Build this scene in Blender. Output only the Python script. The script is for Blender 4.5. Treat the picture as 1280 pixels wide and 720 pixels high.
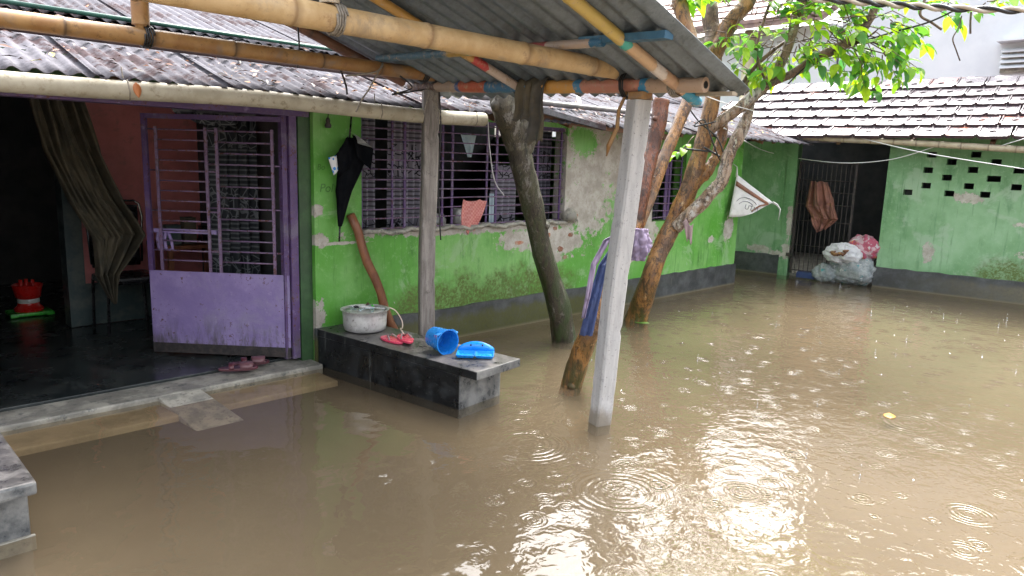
import bpy, bmesh, math, random
import numpy as np
from mathutils import Vector, Matrix, Euler, noise as mnoise
rng = random.Random(11)
for o in list(bpy.data.objects): bpy.data.objects.remove(o)
S = bpy.context.scene
COL = S.collection

# ---------------------------------------------------------------- camera
# world: X along the house front, Y towards the house, Z up, flood water at z = 0
CAMZ = 1.6; FPX = 900.0
_u1 = np.array([920, -130, FPX]); _u1 /= np.linalg.norm(_u1)
_up = -np.array([-164, 5062, FPX]); _up /= np.linalg.norm(_up)
_up = _up - _up.dot(_u1) * _u1; _up /= np.linalg.norm(_up)
_u2 = np.cross(_up, _u1)
RM = np.array([_u1, _u2, _up]); CC = np.array([0, 0, CAMZ])
cd = bpy.data.cameras.new('camera'); cam = bpy.data.objects.new('camera', cd); COL.objects.link(cam)
cd.sensor_width = 36; cd.lens = FPX / 1280 * 36; cd.clip_start = .05; cd.clip_end = 1000
M3 = Matrix([[RM[i, 0], -RM[i, 1], -RM[i, 2]] for i in range(3)])
cam.matrix_world = Matrix.Translation((0, 0, CAMZ)) @ M3.to_4x4()
S.camera = cam

# ---------------------------------------------------------------- sky, sun, exposure
SUN_EL, SUN_AZ = math.radians(60), math.radians(66)
w = bpy.data.worlds.new('World'); S.world = w; w.use_nodes = True
nt = w.node_tree; nt.nodes.clear()
sk = nt.nodes.new('ShaderNodeTexSky'); sk.sky_type = 'NISHITA'; sk.sun_disc = False
sk.sun_elevation = SUN_EL; sk.sun_rotation = SUN_AZ; sk.air_density = 1.3; sk.dust_density = 9.0; sk.ozone_density = 1.0
hs = nt.nodes.new('ShaderNodeHueSaturation'); hs.inputs['Saturation'].default_value = .30   # rain cloud: a pale, nearly grey sky
bg = nt.nodes.new('ShaderNodeBackground'); bg.inputs['Strength'].default_value = .15
wo = nt.nodes.new('ShaderNodeOutputWorld')
nt.links.new(sk.outputs[0], hs.inputs['Color']); nt.links.new(hs.outputs[0], bg.inputs[0]); nt.links.new(bg.outputs[0], wo.inputs[0])
sd = bpy.data.lights.new('sun', 'SUN'); sd.energy = .5; sd.angle = math.radians(88); sd.color = (1, .995, .985)
sun = bpy.data.objects.new('sun', sd); COL.objects.link(sun)
sdir = Vector((math.sin(SUN_AZ) * math.cos(SUN_EL), math.cos(SUN_AZ) * math.cos(SUN_EL), math.sin(SUN_EL)))
sun.rotation_euler = sdir.to_track_quat('Z', 'Y').to_euler(); sun.location = (0, 0, 12)
S.view_settings.view_transform = 'Standard'; S.view_settings.look = 'None'
S.view_settings.gamma = 1; S.view_settings.exposure = 2.62
S.cycles.max_bounces = 7; S.cycles.diffuse_bounces = 3; S.cycles.glossy_bounces = 3; S.cycles.transparent_max_bounces = 10

# ---------------------------------------------------------------- measuring helpers
def ray(x, y): return RM @ np.array([x - 640, y - 360, FPX])
def PZ(x, y, z=0.): r = ray(x, y); return Vector(CC + r * (z - CAMZ) / r[2])
def PY(x, y, Y): r = ray(x, y); return Vector(CC + r * Y / r[1])
def PX(x, y, X): r = ray(x, y); return Vector(CC + r * X / r[0])
def PD(x, y, d): return Vector(CC + ray(x, y) * d / FPX)
def PP(x, y, p, n):
    r = ray(x, y); n = np.array(n, float)
    return Vector(CC + r * (np.dot(np.array(p, float) - CC, n) / np.dot(r, n)))

# ---------------------------------------------------------------- mesh builder
BASE = {}
def lerp(a, b, t): return a + (b - a) * t
class MB:
    def __init__(s): s.v = []; s.f = []
    def add(s, vs, fs):
        k = len(s.v); s.v += [tuple(p) for p in vs]; s.f += [tuple(i + k for i in f) for f in fs]; return s
    def hexa(s, p):   # 4 bottom (ccw from above) + 4 top
        return s.add(p, [(3, 2, 1, 0), (4, 5, 6, 7), (0, 1, 5, 4), (1, 2, 6, 5), (2, 3, 7, 6), (3, 0, 4, 7)])
    def box(s, a, b):
        x0, y0, z0 = a; x1, y1, z1 = b
        return s.hexa([(x0, y0, z0), (x1, y0, z0), (x1, y1, z0), (x0, y1, z0), (x0, y0, z1), (x1, y0, z1), (x1, y1, z1), (x0, y1, z1)])
    def obox(s, c, ax, ay, az):   # centre and half axes
        c, ax, ay, az = map(Vector, (c, ax, ay, az))
        return s.hexa([c - ax - ay - az, c + ax - ay - az, c + ax + ay - az, c - ax + ay - az, c - ax - ay + az, c + ax - ay + az, c + ax + ay + az, c - ax + ay + az])
    def beam(s, a, b, wd, ht, up=(0, 0, 1)):
        a, b = Vector(a), Vector(b); d = (b - a); t = d.normalized(); side = t.cross(Vector(up)).normalized(); u = side.cross(t)
        return s.obox((a + b) / 2, d / 2, u.cross(t) * wd / 2 if False else -side * wd / 2, u * ht / 2)
    def tube(s, pts, r, n=8, cap=True, rough=0., seed=0, hollow=False):
        pts = [Vector(p) for p in pts]; m = len(pts)
        if not hasattr(r, '__len__'): r = [r] * m
        rr = random.Random(seed); k = len(s.v); nrm = None
        for i, p in enumerate(pts):
            t = (pts[min(i + 1, m - 1)] - pts[max(i - 1, 0)]).normalized()
            if nrm is None:
                nrm = t.cross(Vector((0, 0, 1)));
                if nrm.length < .1: nrm = t.cross(Vector((1, 0, 0)))
                nrm.normalize()
            else:
                nrm = (nrm - t * nrm.dot(t)).normalized()
            bn = t.cross(nrm)
            for j in range(n):
                a = 2 * math.pi * j / n; q = r[i]
                if rough: q *= 1 + rough * 2.0 * mnoise.noise(Vector((1.6 * math.cos(a), 1.6 * math.sin(a), i * .16 + seed * 7.3))) + rough * 1.1 * mnoise.noise(Vector((5 * math.cos(a), 5 * math.sin(a), i * .5 + seed * 3.1)))
                s.v.append(tuple(p + nrm * (q * math.cos(a)) + bn * (q * math.sin(a))))
        for i in range(m - 1):
            for j in range(n):
                s.f.append((k + i * n + j, k + i * n + (j + 1) % n, k + (i + 1) * n + (j + 1) % n, k + (i + 1) * n + j))
        if cap:
            s.f.append(tuple(k + j for j in range(n))[::-1]); s.f.append(tuple(k + (m - 1) * n + j for j in range(n)))
        return s
    def lathe(s, prof, c, n=28, M=None):
        k = len(s.v); c = Vector(c)
        for (r, z) in prof:
            for j in range(n):
                a = 2 * math.pi * j / n; p = Vector((r * math.cos(a), r * math.sin(a), z))
                if M is not None: p = M @ p
                s.v.append(tuple(c + p))
        for i in range(len(prof) - 1):
            for j in range(n):
                s.f.append((k + i * n + j, k + i * n + (j + 1) % n, k + (i + 1) * n + (j + 1) % n, k + (i + 1) * n + j))
        return s
    def grid(s, fn, nu, nv):
        k = len(s.v)
        for i in range(nu + 1):
            for j in range(nv + 1): s.v.append(tuple(fn(i / nu, j / nv)))
        for i in range(nu):
            for j in range(nv):
                a = k + i * (nv + 1) + j; s.f.append((a, a + nv + 1, a + nv + 2, a + 1))
        return s
    def mesh(s, name, off=(0, 0, 0), smooth=False, bevel=0., seg=2, sharp=None):
        me = bpy.data.meshes.new(name); ox, oy, oz = off
        me.from_pydata([(x - ox, y - oy, z - oz) for x, y, z in s.v], [], s.f)
        bm = bmesh.new(); bm.from_mesh(me)
        bmesh.ops.recalc_face_normals(bm, faces=bm.faces)
        if bevel: bmesh.ops.bevel(bm, geom=[e for e in bm.edges if e.is_manifold and e.calc_face_angle(0) > .5], offset=bevel, segments=seg, profile=.6, affect='EDGES', clamp_overlap=True)
        bm.to_mesh(me); bm.free()
        if smooth:
            me.polygons.foreach_set('use_smooth', [True] * len(me.polygons))
            if sharp: me.set_sharp_from_angle(angle=math.radians(sharp))
        return me
    def build(s, name, m, parent=None, smooth=False, bevel=0., seg=2, sharp=None, solid=0., loc=None):
        base = BASE[parent] if parent else (Vector(loc) if loc is not None else Vector((0, 0, 0)))
        me = s.mesh(name, base, smooth, bevel, seg, sharp)
        o = bpy.data.objects.new(name, me); COL.objects.link(o); me.materials.append(m)
        if parent: o.parent = parent; BASE[o] = base
        else: o.location = base; BASE[o] = base
        if solid:
            md = o.modifiers.new('thickness', 'SOLIDIFY'); md.thickness = solid; md.offset = 0
        return o
def tag(o, label, cat, group=None):
    o['label'] = label; o['category'] = cat
    if group: o['group'] = group
    return o
def thing(name, loc, label, cat, group=None):
    o = bpy.data.objects.new(name, None); COL.objects.link(o); o.location = loc; o.empty_display_size = .2
    BASE[o] = Vector(loc); return tag(o, label, cat, group)
def struct(o, kind='structure'): o['kind'] = kind; return o
def inst(name, me, parent, loc, rot=None, scale=None):
    o = bpy.data.objects.new(name, me); COL.objects.link(o); o.parent = parent
    o.location = Vector(loc) - BASE[parent]
    if rot is not None: o.rotation_euler = rot
    if scale is not None: o.scale = scale
    return o

# ---------------------------------------------------------------- material helpers
class NT:
    def __init__(s, name):
        s.m = bpy.data.materials.new(name); s.m.use_nodes = True; s.t = s.m.node_tree; s.t.nodes.clear()
        s.out = s.n('ShaderNodeOutputMaterial'); g = s.n('ShaderNodeNewGeometry'); s.pos = g.outputs['Position']; s.geo = g
        x = s.n('ShaderNodeSeparateXYZ'); s.l(s.pos, x.inputs[0]); s.x, s.y, s.z = x.outputs
        s._rnd = None
    @property
    def rnd(s):
        if s._rnd is None: s._rnd = s.n('ShaderNodeObjectInfo').outputs['Random']
        return s._rnd
    def n(s, t): return s.t.nodes.new(t)
    def l(s, a, b): s.t.links.new(a, b)
    def put(s, sock, v):
        if isinstance(v, bpy.types.NodeSocket): s.l(v, sock)
        elif v is not None:
            if isinstance(v, tuple) and len(v) == 3 and sock.type == 'RGBA': v = (*v, 1)
            sock.default_value = v
    def ma(s, op, a, b=None, c=None, clamp=False):
        q = s.n('ShaderNodeMath'); q.operation = op; q.use_clamp = clamp
        for i, v in enumerate((a, b, c)):
            if v is not None: s.put(q.inputs[i], v)
        return q.outputs[0]
    def vm(s, op, a, b):
        q = s.n('ShaderNodeVectorMath'); q.operation = op; s.put(q.inputs[0], a); s.put(q.inputs[1], b); return q.outputs[0]
    def noise(s, scale, detail=4, rough=.6, co=None, stretch=None, dist=0.):
        q = s.n('ShaderNodeTexNoise'); q.inputs['Scale'].default_value = scale; q.inputs['Detail'].default_value = detail
        q.inputs['Roughness'].default_value = rough; q.inputs['Distortion'].default_value = dist
        co = co or s.pos
        if stretch: co = s.vm('MULTIPLY', co, stretch)
        s.l(co, q.inputs['Vector']); return q.outputs['Fac']
    def ramp(s, v, lo, hi, a=0., b=1., smooth=True):
        q = s.n('ShaderNodeMapRange'); q.interpolation_type = 'SMOOTHSTEP' if smooth else 'LINEAR'
        s.put(q.inputs[0], v)
        for i, k in enumerate((lo, hi, a, b)): s.put(q.inputs[1 + i], k)
        return q.outputs[0]
    def mix(s, f, a, b):
        q = s.n('ShaderNodeMix'); q.data_type = 'RGBA'; s.put(q.inputs[0], f); s.put(q.inputs[6], a); s.put(q.inputs[7], b); return q.outputs[2]
    def ell(s, lst, a=None, b=None):   # smallest normalised radius over a list of ellipses (centre, radii) in the a-b plane
        a = a or s.x; b = b or s.z; r = None
        for (cx, cz, rx, rz) in lst:
            e = s.ma('ADD', s.ma('POWER', s.ma('MULTIPLY', s.ma('SUBTRACT', a, cx), 1 / rx), 2), s.ma('POWER', s.ma('MULTIPLY', s.ma('SUBTRACT', b, cz), 1 / rz), 2))
            r = e if r is None else s.ma('MINIMUM', r, e)
        return r
    def bump(s, h, strength=.5, dist=.01):
        q = s.n('ShaderNodeBump'); q.inputs['Strength'].default_value = strength; q.inputs['Distance'].default_value = dist; s.l(h, q.inputs['Height']); return q.outputs[0]
    def bsdf(s, col, rough=.6, metal=0., spec=.5, normal=None, coat=0., sub=None, ior=None, trans=None, coat_rough=.08):
        q = s.n('ShaderNodeBsdfPrincipled'); s.put(q.inputs['Base Color'], col); s.put(q.inputs['Roughness'], rough); s.put(q.inputs['Metallic'], metal)
        s.put(q.inputs['Specular IOR Level'], spec)
        if coat: s.put(q.inputs['Coat Weight'], coat); q.inputs['Coat Roughness'].default_value = coat_rough
        if normal: s.l(normal, q.inputs['Normal'])
        return q.outputs[0]
    def done(s, sh): s.l(sh, s.out.inputs[0]); return s.m

def simple(name, col, col2=None, rough=.5, scale=8., bump=.2, bscale=40., metal=0., spec=.5, coat=0., stretch=None, lo=.4, hi=.65, var=0., dirt=None, bd=.004):
    t = NT(name); c = col
    if col2: c = t.mix(t.ramp(t.noise(scale, 5, .65, stretch=stretch), lo, hi), col, col2)
    if dirt: c = t.mix(t.ramp(t.noise(scale * 3.1, 5, .7), .52, .72), c, dirt)
    if var:
        h = t.n('ShaderNodeHueSaturation'); t.put(h.inputs['Value'], t.ramp(t.rnd, 0, 1, 1 - var, 1 + var, False)); t.put(h.inputs['Color'], c); c = h.outputs[0]
    rg = t.ramp(t.noise(scale * 1.7, 3), .3, .7, rough * .75, min(1, rough * 1.25))
    nm = t.bump(t.noise(bscale, 5, .65, stretch=stretch), bump, bd) if bump else None
    return t.done(t.bsdf(c, rg, metal, spec, nm, coat))

MAT = {}
# --- painted house wall: green limewash with peeled plaster, moss, whitish washing
def wall_green(name, green, pale, dark, peel, keep=(), axis='x', moss=None, flake=.70, haze=None):
    t = NT(name); a = t.x if axis == 'x' else t.y
    n1 = t.noise(1.3, 5, .6); n2 = t.noise(6, 6, .65); n3 = t.noise(38, 5, .7)
    c = t.mix(t.ramp(n1, .35, .7), green, pale)
    c = t.mix(t.ramp(t.noise(3.2, 6, .7, stretch=(1, 1, .35)), .5, .75), c, dark)
    c = t.mix(t.ramp(t.noise(22, 6, .75), .54, .66, 0, .55), c, pale)
    c = t.mix(t.ramp(t.noise(2.1, 6, .7, dist=.6), .55, .63, 0, .6), c, tuple(lerp(k, .36, .35) for k in pale))
    c = t.mix(t.ramp(t.noise(9, 5, .7, stretch=(2.2, 2.2, .18)), .54, .7, 0, .6), c, dark)
    if moss:   # moss climbing from the plinth
        mm = t.ma('ADD', t.ramp(t.z, .26, .85, 1, 0), t.ma('MULTIPLY', t.ma('SUBTRACT', n2, .5), 1.7))
        if moss[0] is not None: mm = t.ma('MULTIPLY', mm, t.ma('MULTIPLY', t.ramp(a, moss[0], moss[0] + .5), t.ramp(a, moss[1] - 1.2, moss[1], 1, 0)))
        mk = t.ramp(mm, .3, .8)
        c = t.mix(t.ma('MULTIPLY', mk, t.ramp(n3, .35, .6, .35, 1)), c, (.07, .10, .015))
    bare = t.mix(t.ramp(n2, .35, .65), (.31, .285, .25), (.45, .425, .39))
    bare = t.mix(t.ramp(n3, .5, .7, 0, .5), bare, (.22, .18, .15))
    e = t.ell(peel, a) if peel else None
    pert = t.ma('ADD', t.ma('MULTIPLY', t.ma('SUBTRACT', n2, .5), 2.6), t.ma('MULTIPLY', t.ma('SUBTRACT', t.noise(15, 7, .78), .5), 6.))
    fl = t.ramp(t.ma('ADD', t.noise(4.5, 7, .68), t.ma('MULTIPLY', t.ma('SUBTRACT', n3, .5), .1)), flake, flake + .012)
    if e is not None:
        pm = t.ramp(t.ma('ADD', e, pert), .93, 1.0, 1, 0)
        if keep: pm = t.ma('MULTIPLY', pm, t.ramp(t.ma('ADD', t.ell(keep, a), pert), .93, 1., 0, 1))
        pm = t.ma('MAXIMUM', pm, fl)
    else: pm = fl
    c = t.mix(t.ma('MULTIPLY', t.ramp(t.noise(60, 5, .75), .6, .68, 0, .6), t.ramp(n1, .4, .6)), c, tuple(lerp(k, .42, .6) for k in pale))
    c = t.mix(pm, c, bare)
    hgt = t.ma('SUBTRACT', t.ma('ADD', t.ma('MULTIPLY', n3, .25), t.ma('MULTIPLY', n2, .5)), t.ma('MULTIPLY', pm, .45))
    return t.done(t.bsdf(c, t.ramp(pm, 0, 1, .48, .85), 0, .4, t.bump(hgt, .55, .012)))
PEEL = [(6.2, 1.62, .85, .40), (5.78, 1.25, .6, .45), (5.45, .82, .42, .2), (4.5, .985, 1.35, .05), (4.9, .85, .28, .1), (7.05, .9, .2, .3), (2.78, .95, .08, .05), (2.76, 1.18, .05, .05), (2.95, .925, .25, .012), (2.74, .35, .08, .14), (8.95, .78, .12, .16), (8.5, .66, .07, .05), (6.75, .55, .09, .05), (6.25, .42, .06, .06)]
MAT['green'] = wall_green('green_limewash', (.08, .285, .032), (.19, .39, .125), (.032, .135, .016), PEEL, keep=[(5.83, 1.8, .2, .14), (6.9, 1.75, .1, .05)], moss=(3.2, 6.4), flake=.685)
PEEL2 = [(2.55, 1.3, .18, .07), (2.9, .55, .07, .16), (1.75, .62, .16, .07), (4.9, .32, .35, .05), (5.2, .38, .2, .05), (4.76, .8, .04, .25), (4.78, .38, .06, .14), (1.9, 1.0, .1, .04)]
MAT['green2'] = wall_green('pale_green_limewash', (.13, .275, .125), (.25, .41, .25), (.07, .18, .075), PEEL2, axis='y', moss=(-3, 3.0), flake=.70)  # rain haze over the far wall is put into this paler colour
MAT['darkgreen'] = simple('dark_green_paint', (.02, .055, .02), (.035, .09, .03), .5, 5)  # darker wall green; shading of the door return put into the colour
def plinth_mat(name, olive, lo, hi, axis='x'):
    t = NT(name); a = t.x if axis == 'x' else t.y
    n2 = t.noise(5, 6, .7); n3 = t.noise(30, 5, .7)
    c = t.mix(t.ramp(n2, .35, .7), (.028, .03, .033), (.075, .08, .085))
    k = t.ma('MULTIPLY', t.ramp(t.ma('ADD', t.z, t.ma('MULTIPLY', n2, .22)), .28, .36, 1, 0), t.ramp(t.ma('ADD', a, t.ma('MULTIPLY', n2, 2.)), lo, hi, 1, 0))
    c = t.mix(t.ma('MULTIPLY', k, t.ramp(n3, .2, .7, .55, 1)), c, olive)
    c = t.mix(t.ramp(t.noise(9, 6, .75, stretch=(2, 2, .2)), .6, .75, 0, .6), c, (.16, .16, .13))
    c = t.mix(t.ramp(t.z, .0, .035, .7, 0), c, (.16, .13, .08))
    return t.done(t.bsdf(c, .5, 0, .5, t.bump(n3, .4, .006)))
MAT['plinth'] = plinth_mat('mossy_plinth_paint', (.062, .064, .012), 7.0, 8.4)
MAT['plinth2'] = plinth_mat('weathered_plinth', (.13, .115, .075), 2.0, 4.6, 'y')
def bench_mat():
    t = NT('wet_black_cement'); n2 = t.noise(7, 6, .7); n3 = t.noise(45, 5, .75)
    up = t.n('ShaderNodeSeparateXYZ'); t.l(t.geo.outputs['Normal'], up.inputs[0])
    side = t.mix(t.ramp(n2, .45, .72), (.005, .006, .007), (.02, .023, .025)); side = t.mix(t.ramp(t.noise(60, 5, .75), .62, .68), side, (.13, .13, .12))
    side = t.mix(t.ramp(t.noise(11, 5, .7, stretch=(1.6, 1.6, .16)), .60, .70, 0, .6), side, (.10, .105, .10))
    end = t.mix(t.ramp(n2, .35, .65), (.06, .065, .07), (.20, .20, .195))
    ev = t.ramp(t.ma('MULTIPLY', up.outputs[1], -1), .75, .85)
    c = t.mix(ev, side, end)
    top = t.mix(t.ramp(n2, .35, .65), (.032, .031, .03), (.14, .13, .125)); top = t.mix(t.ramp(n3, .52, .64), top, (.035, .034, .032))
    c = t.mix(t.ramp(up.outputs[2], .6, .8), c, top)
    return t.done(t.bsdf(c, t.ramp(n2, .3, .7, .22, .55), 0, .5, t.bump(n3, .35, .005)))
MAT['bench'] = bench_mat()
def post_mat(name, a, b, streak, rough=.6):
    t = NT(name); n = t.noise(26, 6, .7, stretch=(1, 1, .09)); n2 = t.noise(5, 5, .7); n3 = t.noise(70, 4, .7)
    c = t.mix(t.ramp(n, .35, .7), a, b); c = t.mix(t.ramp(n2, .55, .75, 0, .7), c, streak); c = t.mix(t.ramp(n3, .6, .68, 0, .7), c, (.09, .085, .08)); c = t.mix(t.ramp(t.noise(9, 7, .8), .55, .68, 0, .6), c, tuple(k * .45 for k in b))
    c = t.mix(t.ramp(t.ma('ADD', t.z, t.ma('MULTIPLY', t.ma('SUBTRACT', n2, .5), .5)), .02, .2, .8, 0), c, (.17, .14, .10))
    return t.done(t.bsdf(c, rough, 0, .4, t.bump(t.ma('ADD', n, t.ma('MULTIPLY', n3, .4)), .5, .006)))
MAT['post_old'] = post_mat('weathered_grey_post', (.27, .245, .225), (.11, .095, .085), (.36, .34, .325))
MAT['post_new'] = post_mat('cast_concrete_post', (.44, .43, .43), (.33, .325, .325), (.50, .49, .49))
MAT['cement'] = simple('worn_cement', (.20, .19, .165), (.36, .34, .29), .5, 7, .5, 50, dirt=(.06, .07, .07))
MAT['silt'] = simple('silted_cement', (.44, .35, .23), (.33, .26, .165), .8, 4, .3, 30)
MAT['silt2'] = simple('silted_slab', (.42, .39, .33), (.24, .23, .20), .7, 9, .3, 40, dirt=(.14, .13, .12))
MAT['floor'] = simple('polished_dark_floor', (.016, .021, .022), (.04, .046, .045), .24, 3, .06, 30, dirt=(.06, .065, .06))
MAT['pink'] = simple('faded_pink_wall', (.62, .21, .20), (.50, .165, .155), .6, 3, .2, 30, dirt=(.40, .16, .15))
MAT['roomdark'] = simple('smoke_dark_wall', (.042, .047, .05), (.065, .066, .064), .7, 3)  # plain dark colour for the room walls
MAT['tealtrim'] = simple('grimy_teal_door_trim', (.035, .06, .062), (.09, .11, .10), .5, 6)
def purple(name, a, b, rust=.60):
    t = NT(name); n = t.noise(5, 6, .7); n3 = t.noise(34, 6, .75)
    c = t.mix(t.ramp(n, .35, .7), a, b); r = t.ramp(t.ma('ADD', n3, t.ma('MULTIPLY', t.ma('SUBTRACT', n, .5), .35)), rust, rust + .06)
    c = t.mix(r, c, (.10, .045, .04)); c = t.mix(t.ramp(t.noise(2.6, 7, .78, dist=.7), .5, .68, 0, .55), c, tuple(lerp(k, .26, .5) for k in b)); c = t.mix(t.ma('MULTIPLY', t.ramp(t.z, .1, .42, 1, 0), t.ramp(t.noise(9, 6, .75, stretch=(1.5, 1.5, .4)), .42, .62)), c, (.09, .075, .085)); c = t.mix(t.ramp(t.noise(14, 5, .7), .6, .72, 0, .35), c, (.40, .34, .52))
    return t.done(t.bsdf(c, t.ramp(r, 0, 1, .42, .8), 0, .4, t.bump(t.ma('ADD', n3, t.ma('MULTIPLY', t.noise(3, 3), 4.)), .4, .006)))
MAT['purple'] = purple('lilac_metal_paint', (.205, .15, .335), (.27, .21, .41))
MAT['purple_dark'] = purple('violet_frame_paint', (.075, .04, .125), (.11, .065, .17), .57)
MAT['bar'] = purple('violet_bar_paint', (.135, .085, .165), (.185, .125, .22), .53)
MAT['rust'] = simple('dark_rusty_iron', (.022, .019, .02), (.05, .038, .034), .6, 20)
def bamboo_mat(name, a, b, node, streak, gloss=.5):
    t = NT(name); n = t.noise(7, 5, .65, stretch=None); n2 = t.noise(60, 4, .7)
    c = t.mix(t.ramp(n, .35, .65), a, b); c = t.mix(t.ramp(t.noise(16, 6, .75), .54, .72, 0, .75), c, streak)
    c = t.mix(t.ramp(t.noise(3.5, 6, .75, dist=.8), .5, .66, 0, .6), c, tuple(lerp(k, .22, .55) * .8 for k in a))
    at = t.n('ShaderNodeAttribute'); at.attribute_name = 'nodering'
    c = t.mix(t.ma('MULTIPLY', at.outputs['Fac'], .8), c, node)
    c = t.mix(t.ramp(n2, .66, .74, 0, .6), c, streak)
    return t.done(t.bsdf(c, gloss, 0, .5, t.bump(n2, .2, .003)))
MAT['bamboo'] = bamboo_mat('pale_bamboo', (.42, .275, .125), (.52, .37, .20), (.22, .13, .06), (.22, .115, .05))
MAT['bamboo_dark'] = bamboo_mat('aged_bamboo', (.24, .115, .035), (.32, .18, .065), (.055, .03, .015), (.06, .03, .015))
MAT['bamboo_brown'] = bamboo_mat('dark_brown_bamboo', (.12, .055, .03), (.17, .08, .045), (.05, .03, .02), (.05, .03, .025))
MAT['bamboo_grey'] = bamboo_mat('grey_bamboo', (.34, .28, .20), (.44, .37, .28), (.16, .12, .09), (.12, .10, .08))
MAT['poleblack'] = simple('blackish_bamboo', (.055, .035, .03), (.09, .055, .05), .35, 9)
MAT['poledull'] = simple('dull_grey_pole', (.11, .10, .105), (.17, .155, .155), .5, 9)
MAT['polegreen'] = simple('dark_green_pole_paint', (.006, .05, .035), (.01, .075, .05), .3, 9)
def painted_pole(name, bands, axis):   # bands of old festival paint along the pole
    t = NT(name); a = {'x': t.x, 'y': t.y}[axis]
    aa = t.ma('ADD', a, t.ma('MULTIPLY', t.ma('SUBTRACT', t.noise(18, 3), .5), .06)); c = bands[0][1]
    for (p, col) in bands[1:]: c = t.mix(t.ma('GREATER_THAN', aa, p), c, col)
    c = t.mix(t.ramp(t.noise(24, 6, .75), .52, .66, 0, .85), c, (.42, .30, .20)); c = t.mix(t.ramp(t.noise(50, 4, .7), .62, .7, 0, .7), c, (.12, .08, .06))
    return t.done(t.bsdf(c, .4, 0, .5, t.bump(t.noise(50), .25, .004)))
def metal_sheet(name, a, b, rusty, rough, rust_lo=.55, metal=.7, spec=.5):
    t = NT(name); n = t.noise(2.2, 6, .7); n3 = t.noise(28, 5, .75)
    c = t.mix(t.ramp(n3, .35, .65), a, b)
    r = t.ramp(t.ma('ADD', n, t.ma('MULTIPLY', t.ma('SUBTRACT', n3, .5), .4)), rust_lo, rust_lo + .12)
    c = t.mix(r, c, rusty)
    h = t.n('ShaderNodeHueSaturation'); t.put(h.inputs['Value'], t.ramp(t.rnd, 0, 1, .8, 1.15, False)); t.put(h.inputs['Color'], c)
    return t.done(t.bsdf(h.outputs[0], t.ramp(n3, .3, .7, rough * .7, rough * 1.3), t.ramp(r, 0, 1, metal, .1), spec, t.bump(n3, .2, .004)))
MAT['roofmetal'] = metal_sheet('wet_galvanised_roof', (.075, .073, .085), (.13, .127, .145), (.05, .035, .038), .85, .50, .0, .06)
MAT['sheet_under'] = metal_sheet('dull_galvanised_underside', (.13, .155, .18), (.20, .235, .265), (.09, .11, .12), .45, .52, .35)
def tile_mat():
    t = NT('wet_clay_tile'); n = t.noise(7, 5, .7); n3 = t.noise(40, 5, .7)
    base = t.mix(t.rnd, (.10, .085, .098), (.15, .13, .145)); base = t.mix(t.ramp(n, .5, .72), base, (.085, .068, .075))
    base = t.mix(t.ma('MULTIPLY', t.ramp(t.rnd, .78, .9), t.ramp(n, .47, .58)), base, (.40, .12, .07))
    base = t.mix(t.ramp(n3, .6, .72, 0, .8), base, (.05, .045, .05))
    return t.done(t.bsdf(base, t.ramp(n, .3, .7, .2, .42), 0, .9, t.bump(n3, .25, .004), coat=.5, coat_rough=.22))
MAT['tile'] = tile_mat()
MAT['tile_edge'] = simple('algae_black_tile_rim', (.035, .022, .03), (.06, .03, .035), .6, 20)  # shade under the tile lips, put into the colour
MAT['white'] = simple('white_house_wash', (.62, .65, .69), (.56, .59, .64), .8, 1.2, .15, 30)
MAT['cream'] = simple('cream_pipe', (.62, .56, .38), (.5, .45, .3), .5, 4)
MAT['pvc'] = simple('aged_pvc', (.42, .385, .305), (.33, .30, .23), .65, 6, .1, 40, spec=.2, dirt=(.22, .19, .13))
MAT['brownroof'] = simple('old_brown_roof', (.20, .13, .12), (.30, .20, .17), .5, 7, .6, 12)
MAT['brick'] = simple('broken_red_brick', (.30, .115, .07), (.30, .23, .18), .85, 22, .6, 60, var=.3)
def bark(name, a, b, c2, moss, mz, wet=.32, flake=.8, flo=.60):
    t = NT(name); n = t.noise(12, 6, .72, stretch=(1, 1, .28)); n2 = t.noise(4.2, 6, .7); n3 = t.noise(24, 7, .78, stretch=(1, 1, .4))
    c = t.mix(t.ramp(n, .38, .6), a, b); c = t.mix(t.ramp(n2, .52, .62), c, c2); c = t.mix(t.ramp(n3, .52, .6, 0, .9), c, tuple(k * .22 for k in b))
    c = t.mix(t.ramp(t.ma('ABSOLUTE', t.ma('SUBTRACT', t.noise(9, 5, .7, stretch=(1, 1, .33), dist=.8), .5)), .0, .03, .85, 0), c, tuple(k * .14 for k in b))
    c = t.mix(t.ramp(t.noise(13, 6, .8, stretch=(1, 1, .45)), flo, flo + .06, 0, flake), c, tuple(min(.5, k * 1.5 + .1) for k in a))
    k = t.ma('MULTIPLY', t.ramp(t.ma('ADD', t.z, t.ma('MULTIPLY', n, .5)), mz[0], mz[1], 1, 0), t.ramp(n, .42, .56))
    c = t.mix(k, c, moss)
    return t.done(t.bsdf(c, t.ramp(n2, .3, .7, wet * .7, wet * 1.5), 0, .5, t.bump(t.ma('ADD', t.ma('MULTIPLY', n, 1.4), n3), .75, .014)))
MAT['bark'] = bark('wet_orange_guava_bark', (.31, .15, .042), (.17, .075, .026), (.12, .068, .04), (.06, .06, .015), (.2, .85))
MAT['bark_red'] = bark('smooth_red_brown_bark', (.12, .034, .012), (.16, .05, .018), (.07, .022, .01), (.08, .07, .02), (.1, .5), .22, .12)
MAT['bark_pale'] = bark('pale_flaking_bark', (.34, .26, .20), (.20, .12, .07), (.42, .40, .38), (.10, .09, .03), (-1, -.5))
MAT['bark_dark'] = bark('dark_twig_bark', (.13, .075, .05), (.20, .12, .08), (.09, .055, .045), (.05, .05, .02), (-1, -.5), .45)
MAT['bark_moss'] = bark('mossy_mango_bark', (.035, .027, .017), (.06, .046, .028), (.10, .088, .06), (.022, .036, .007), (.3, 2.6), .5, .9, .545)
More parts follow.
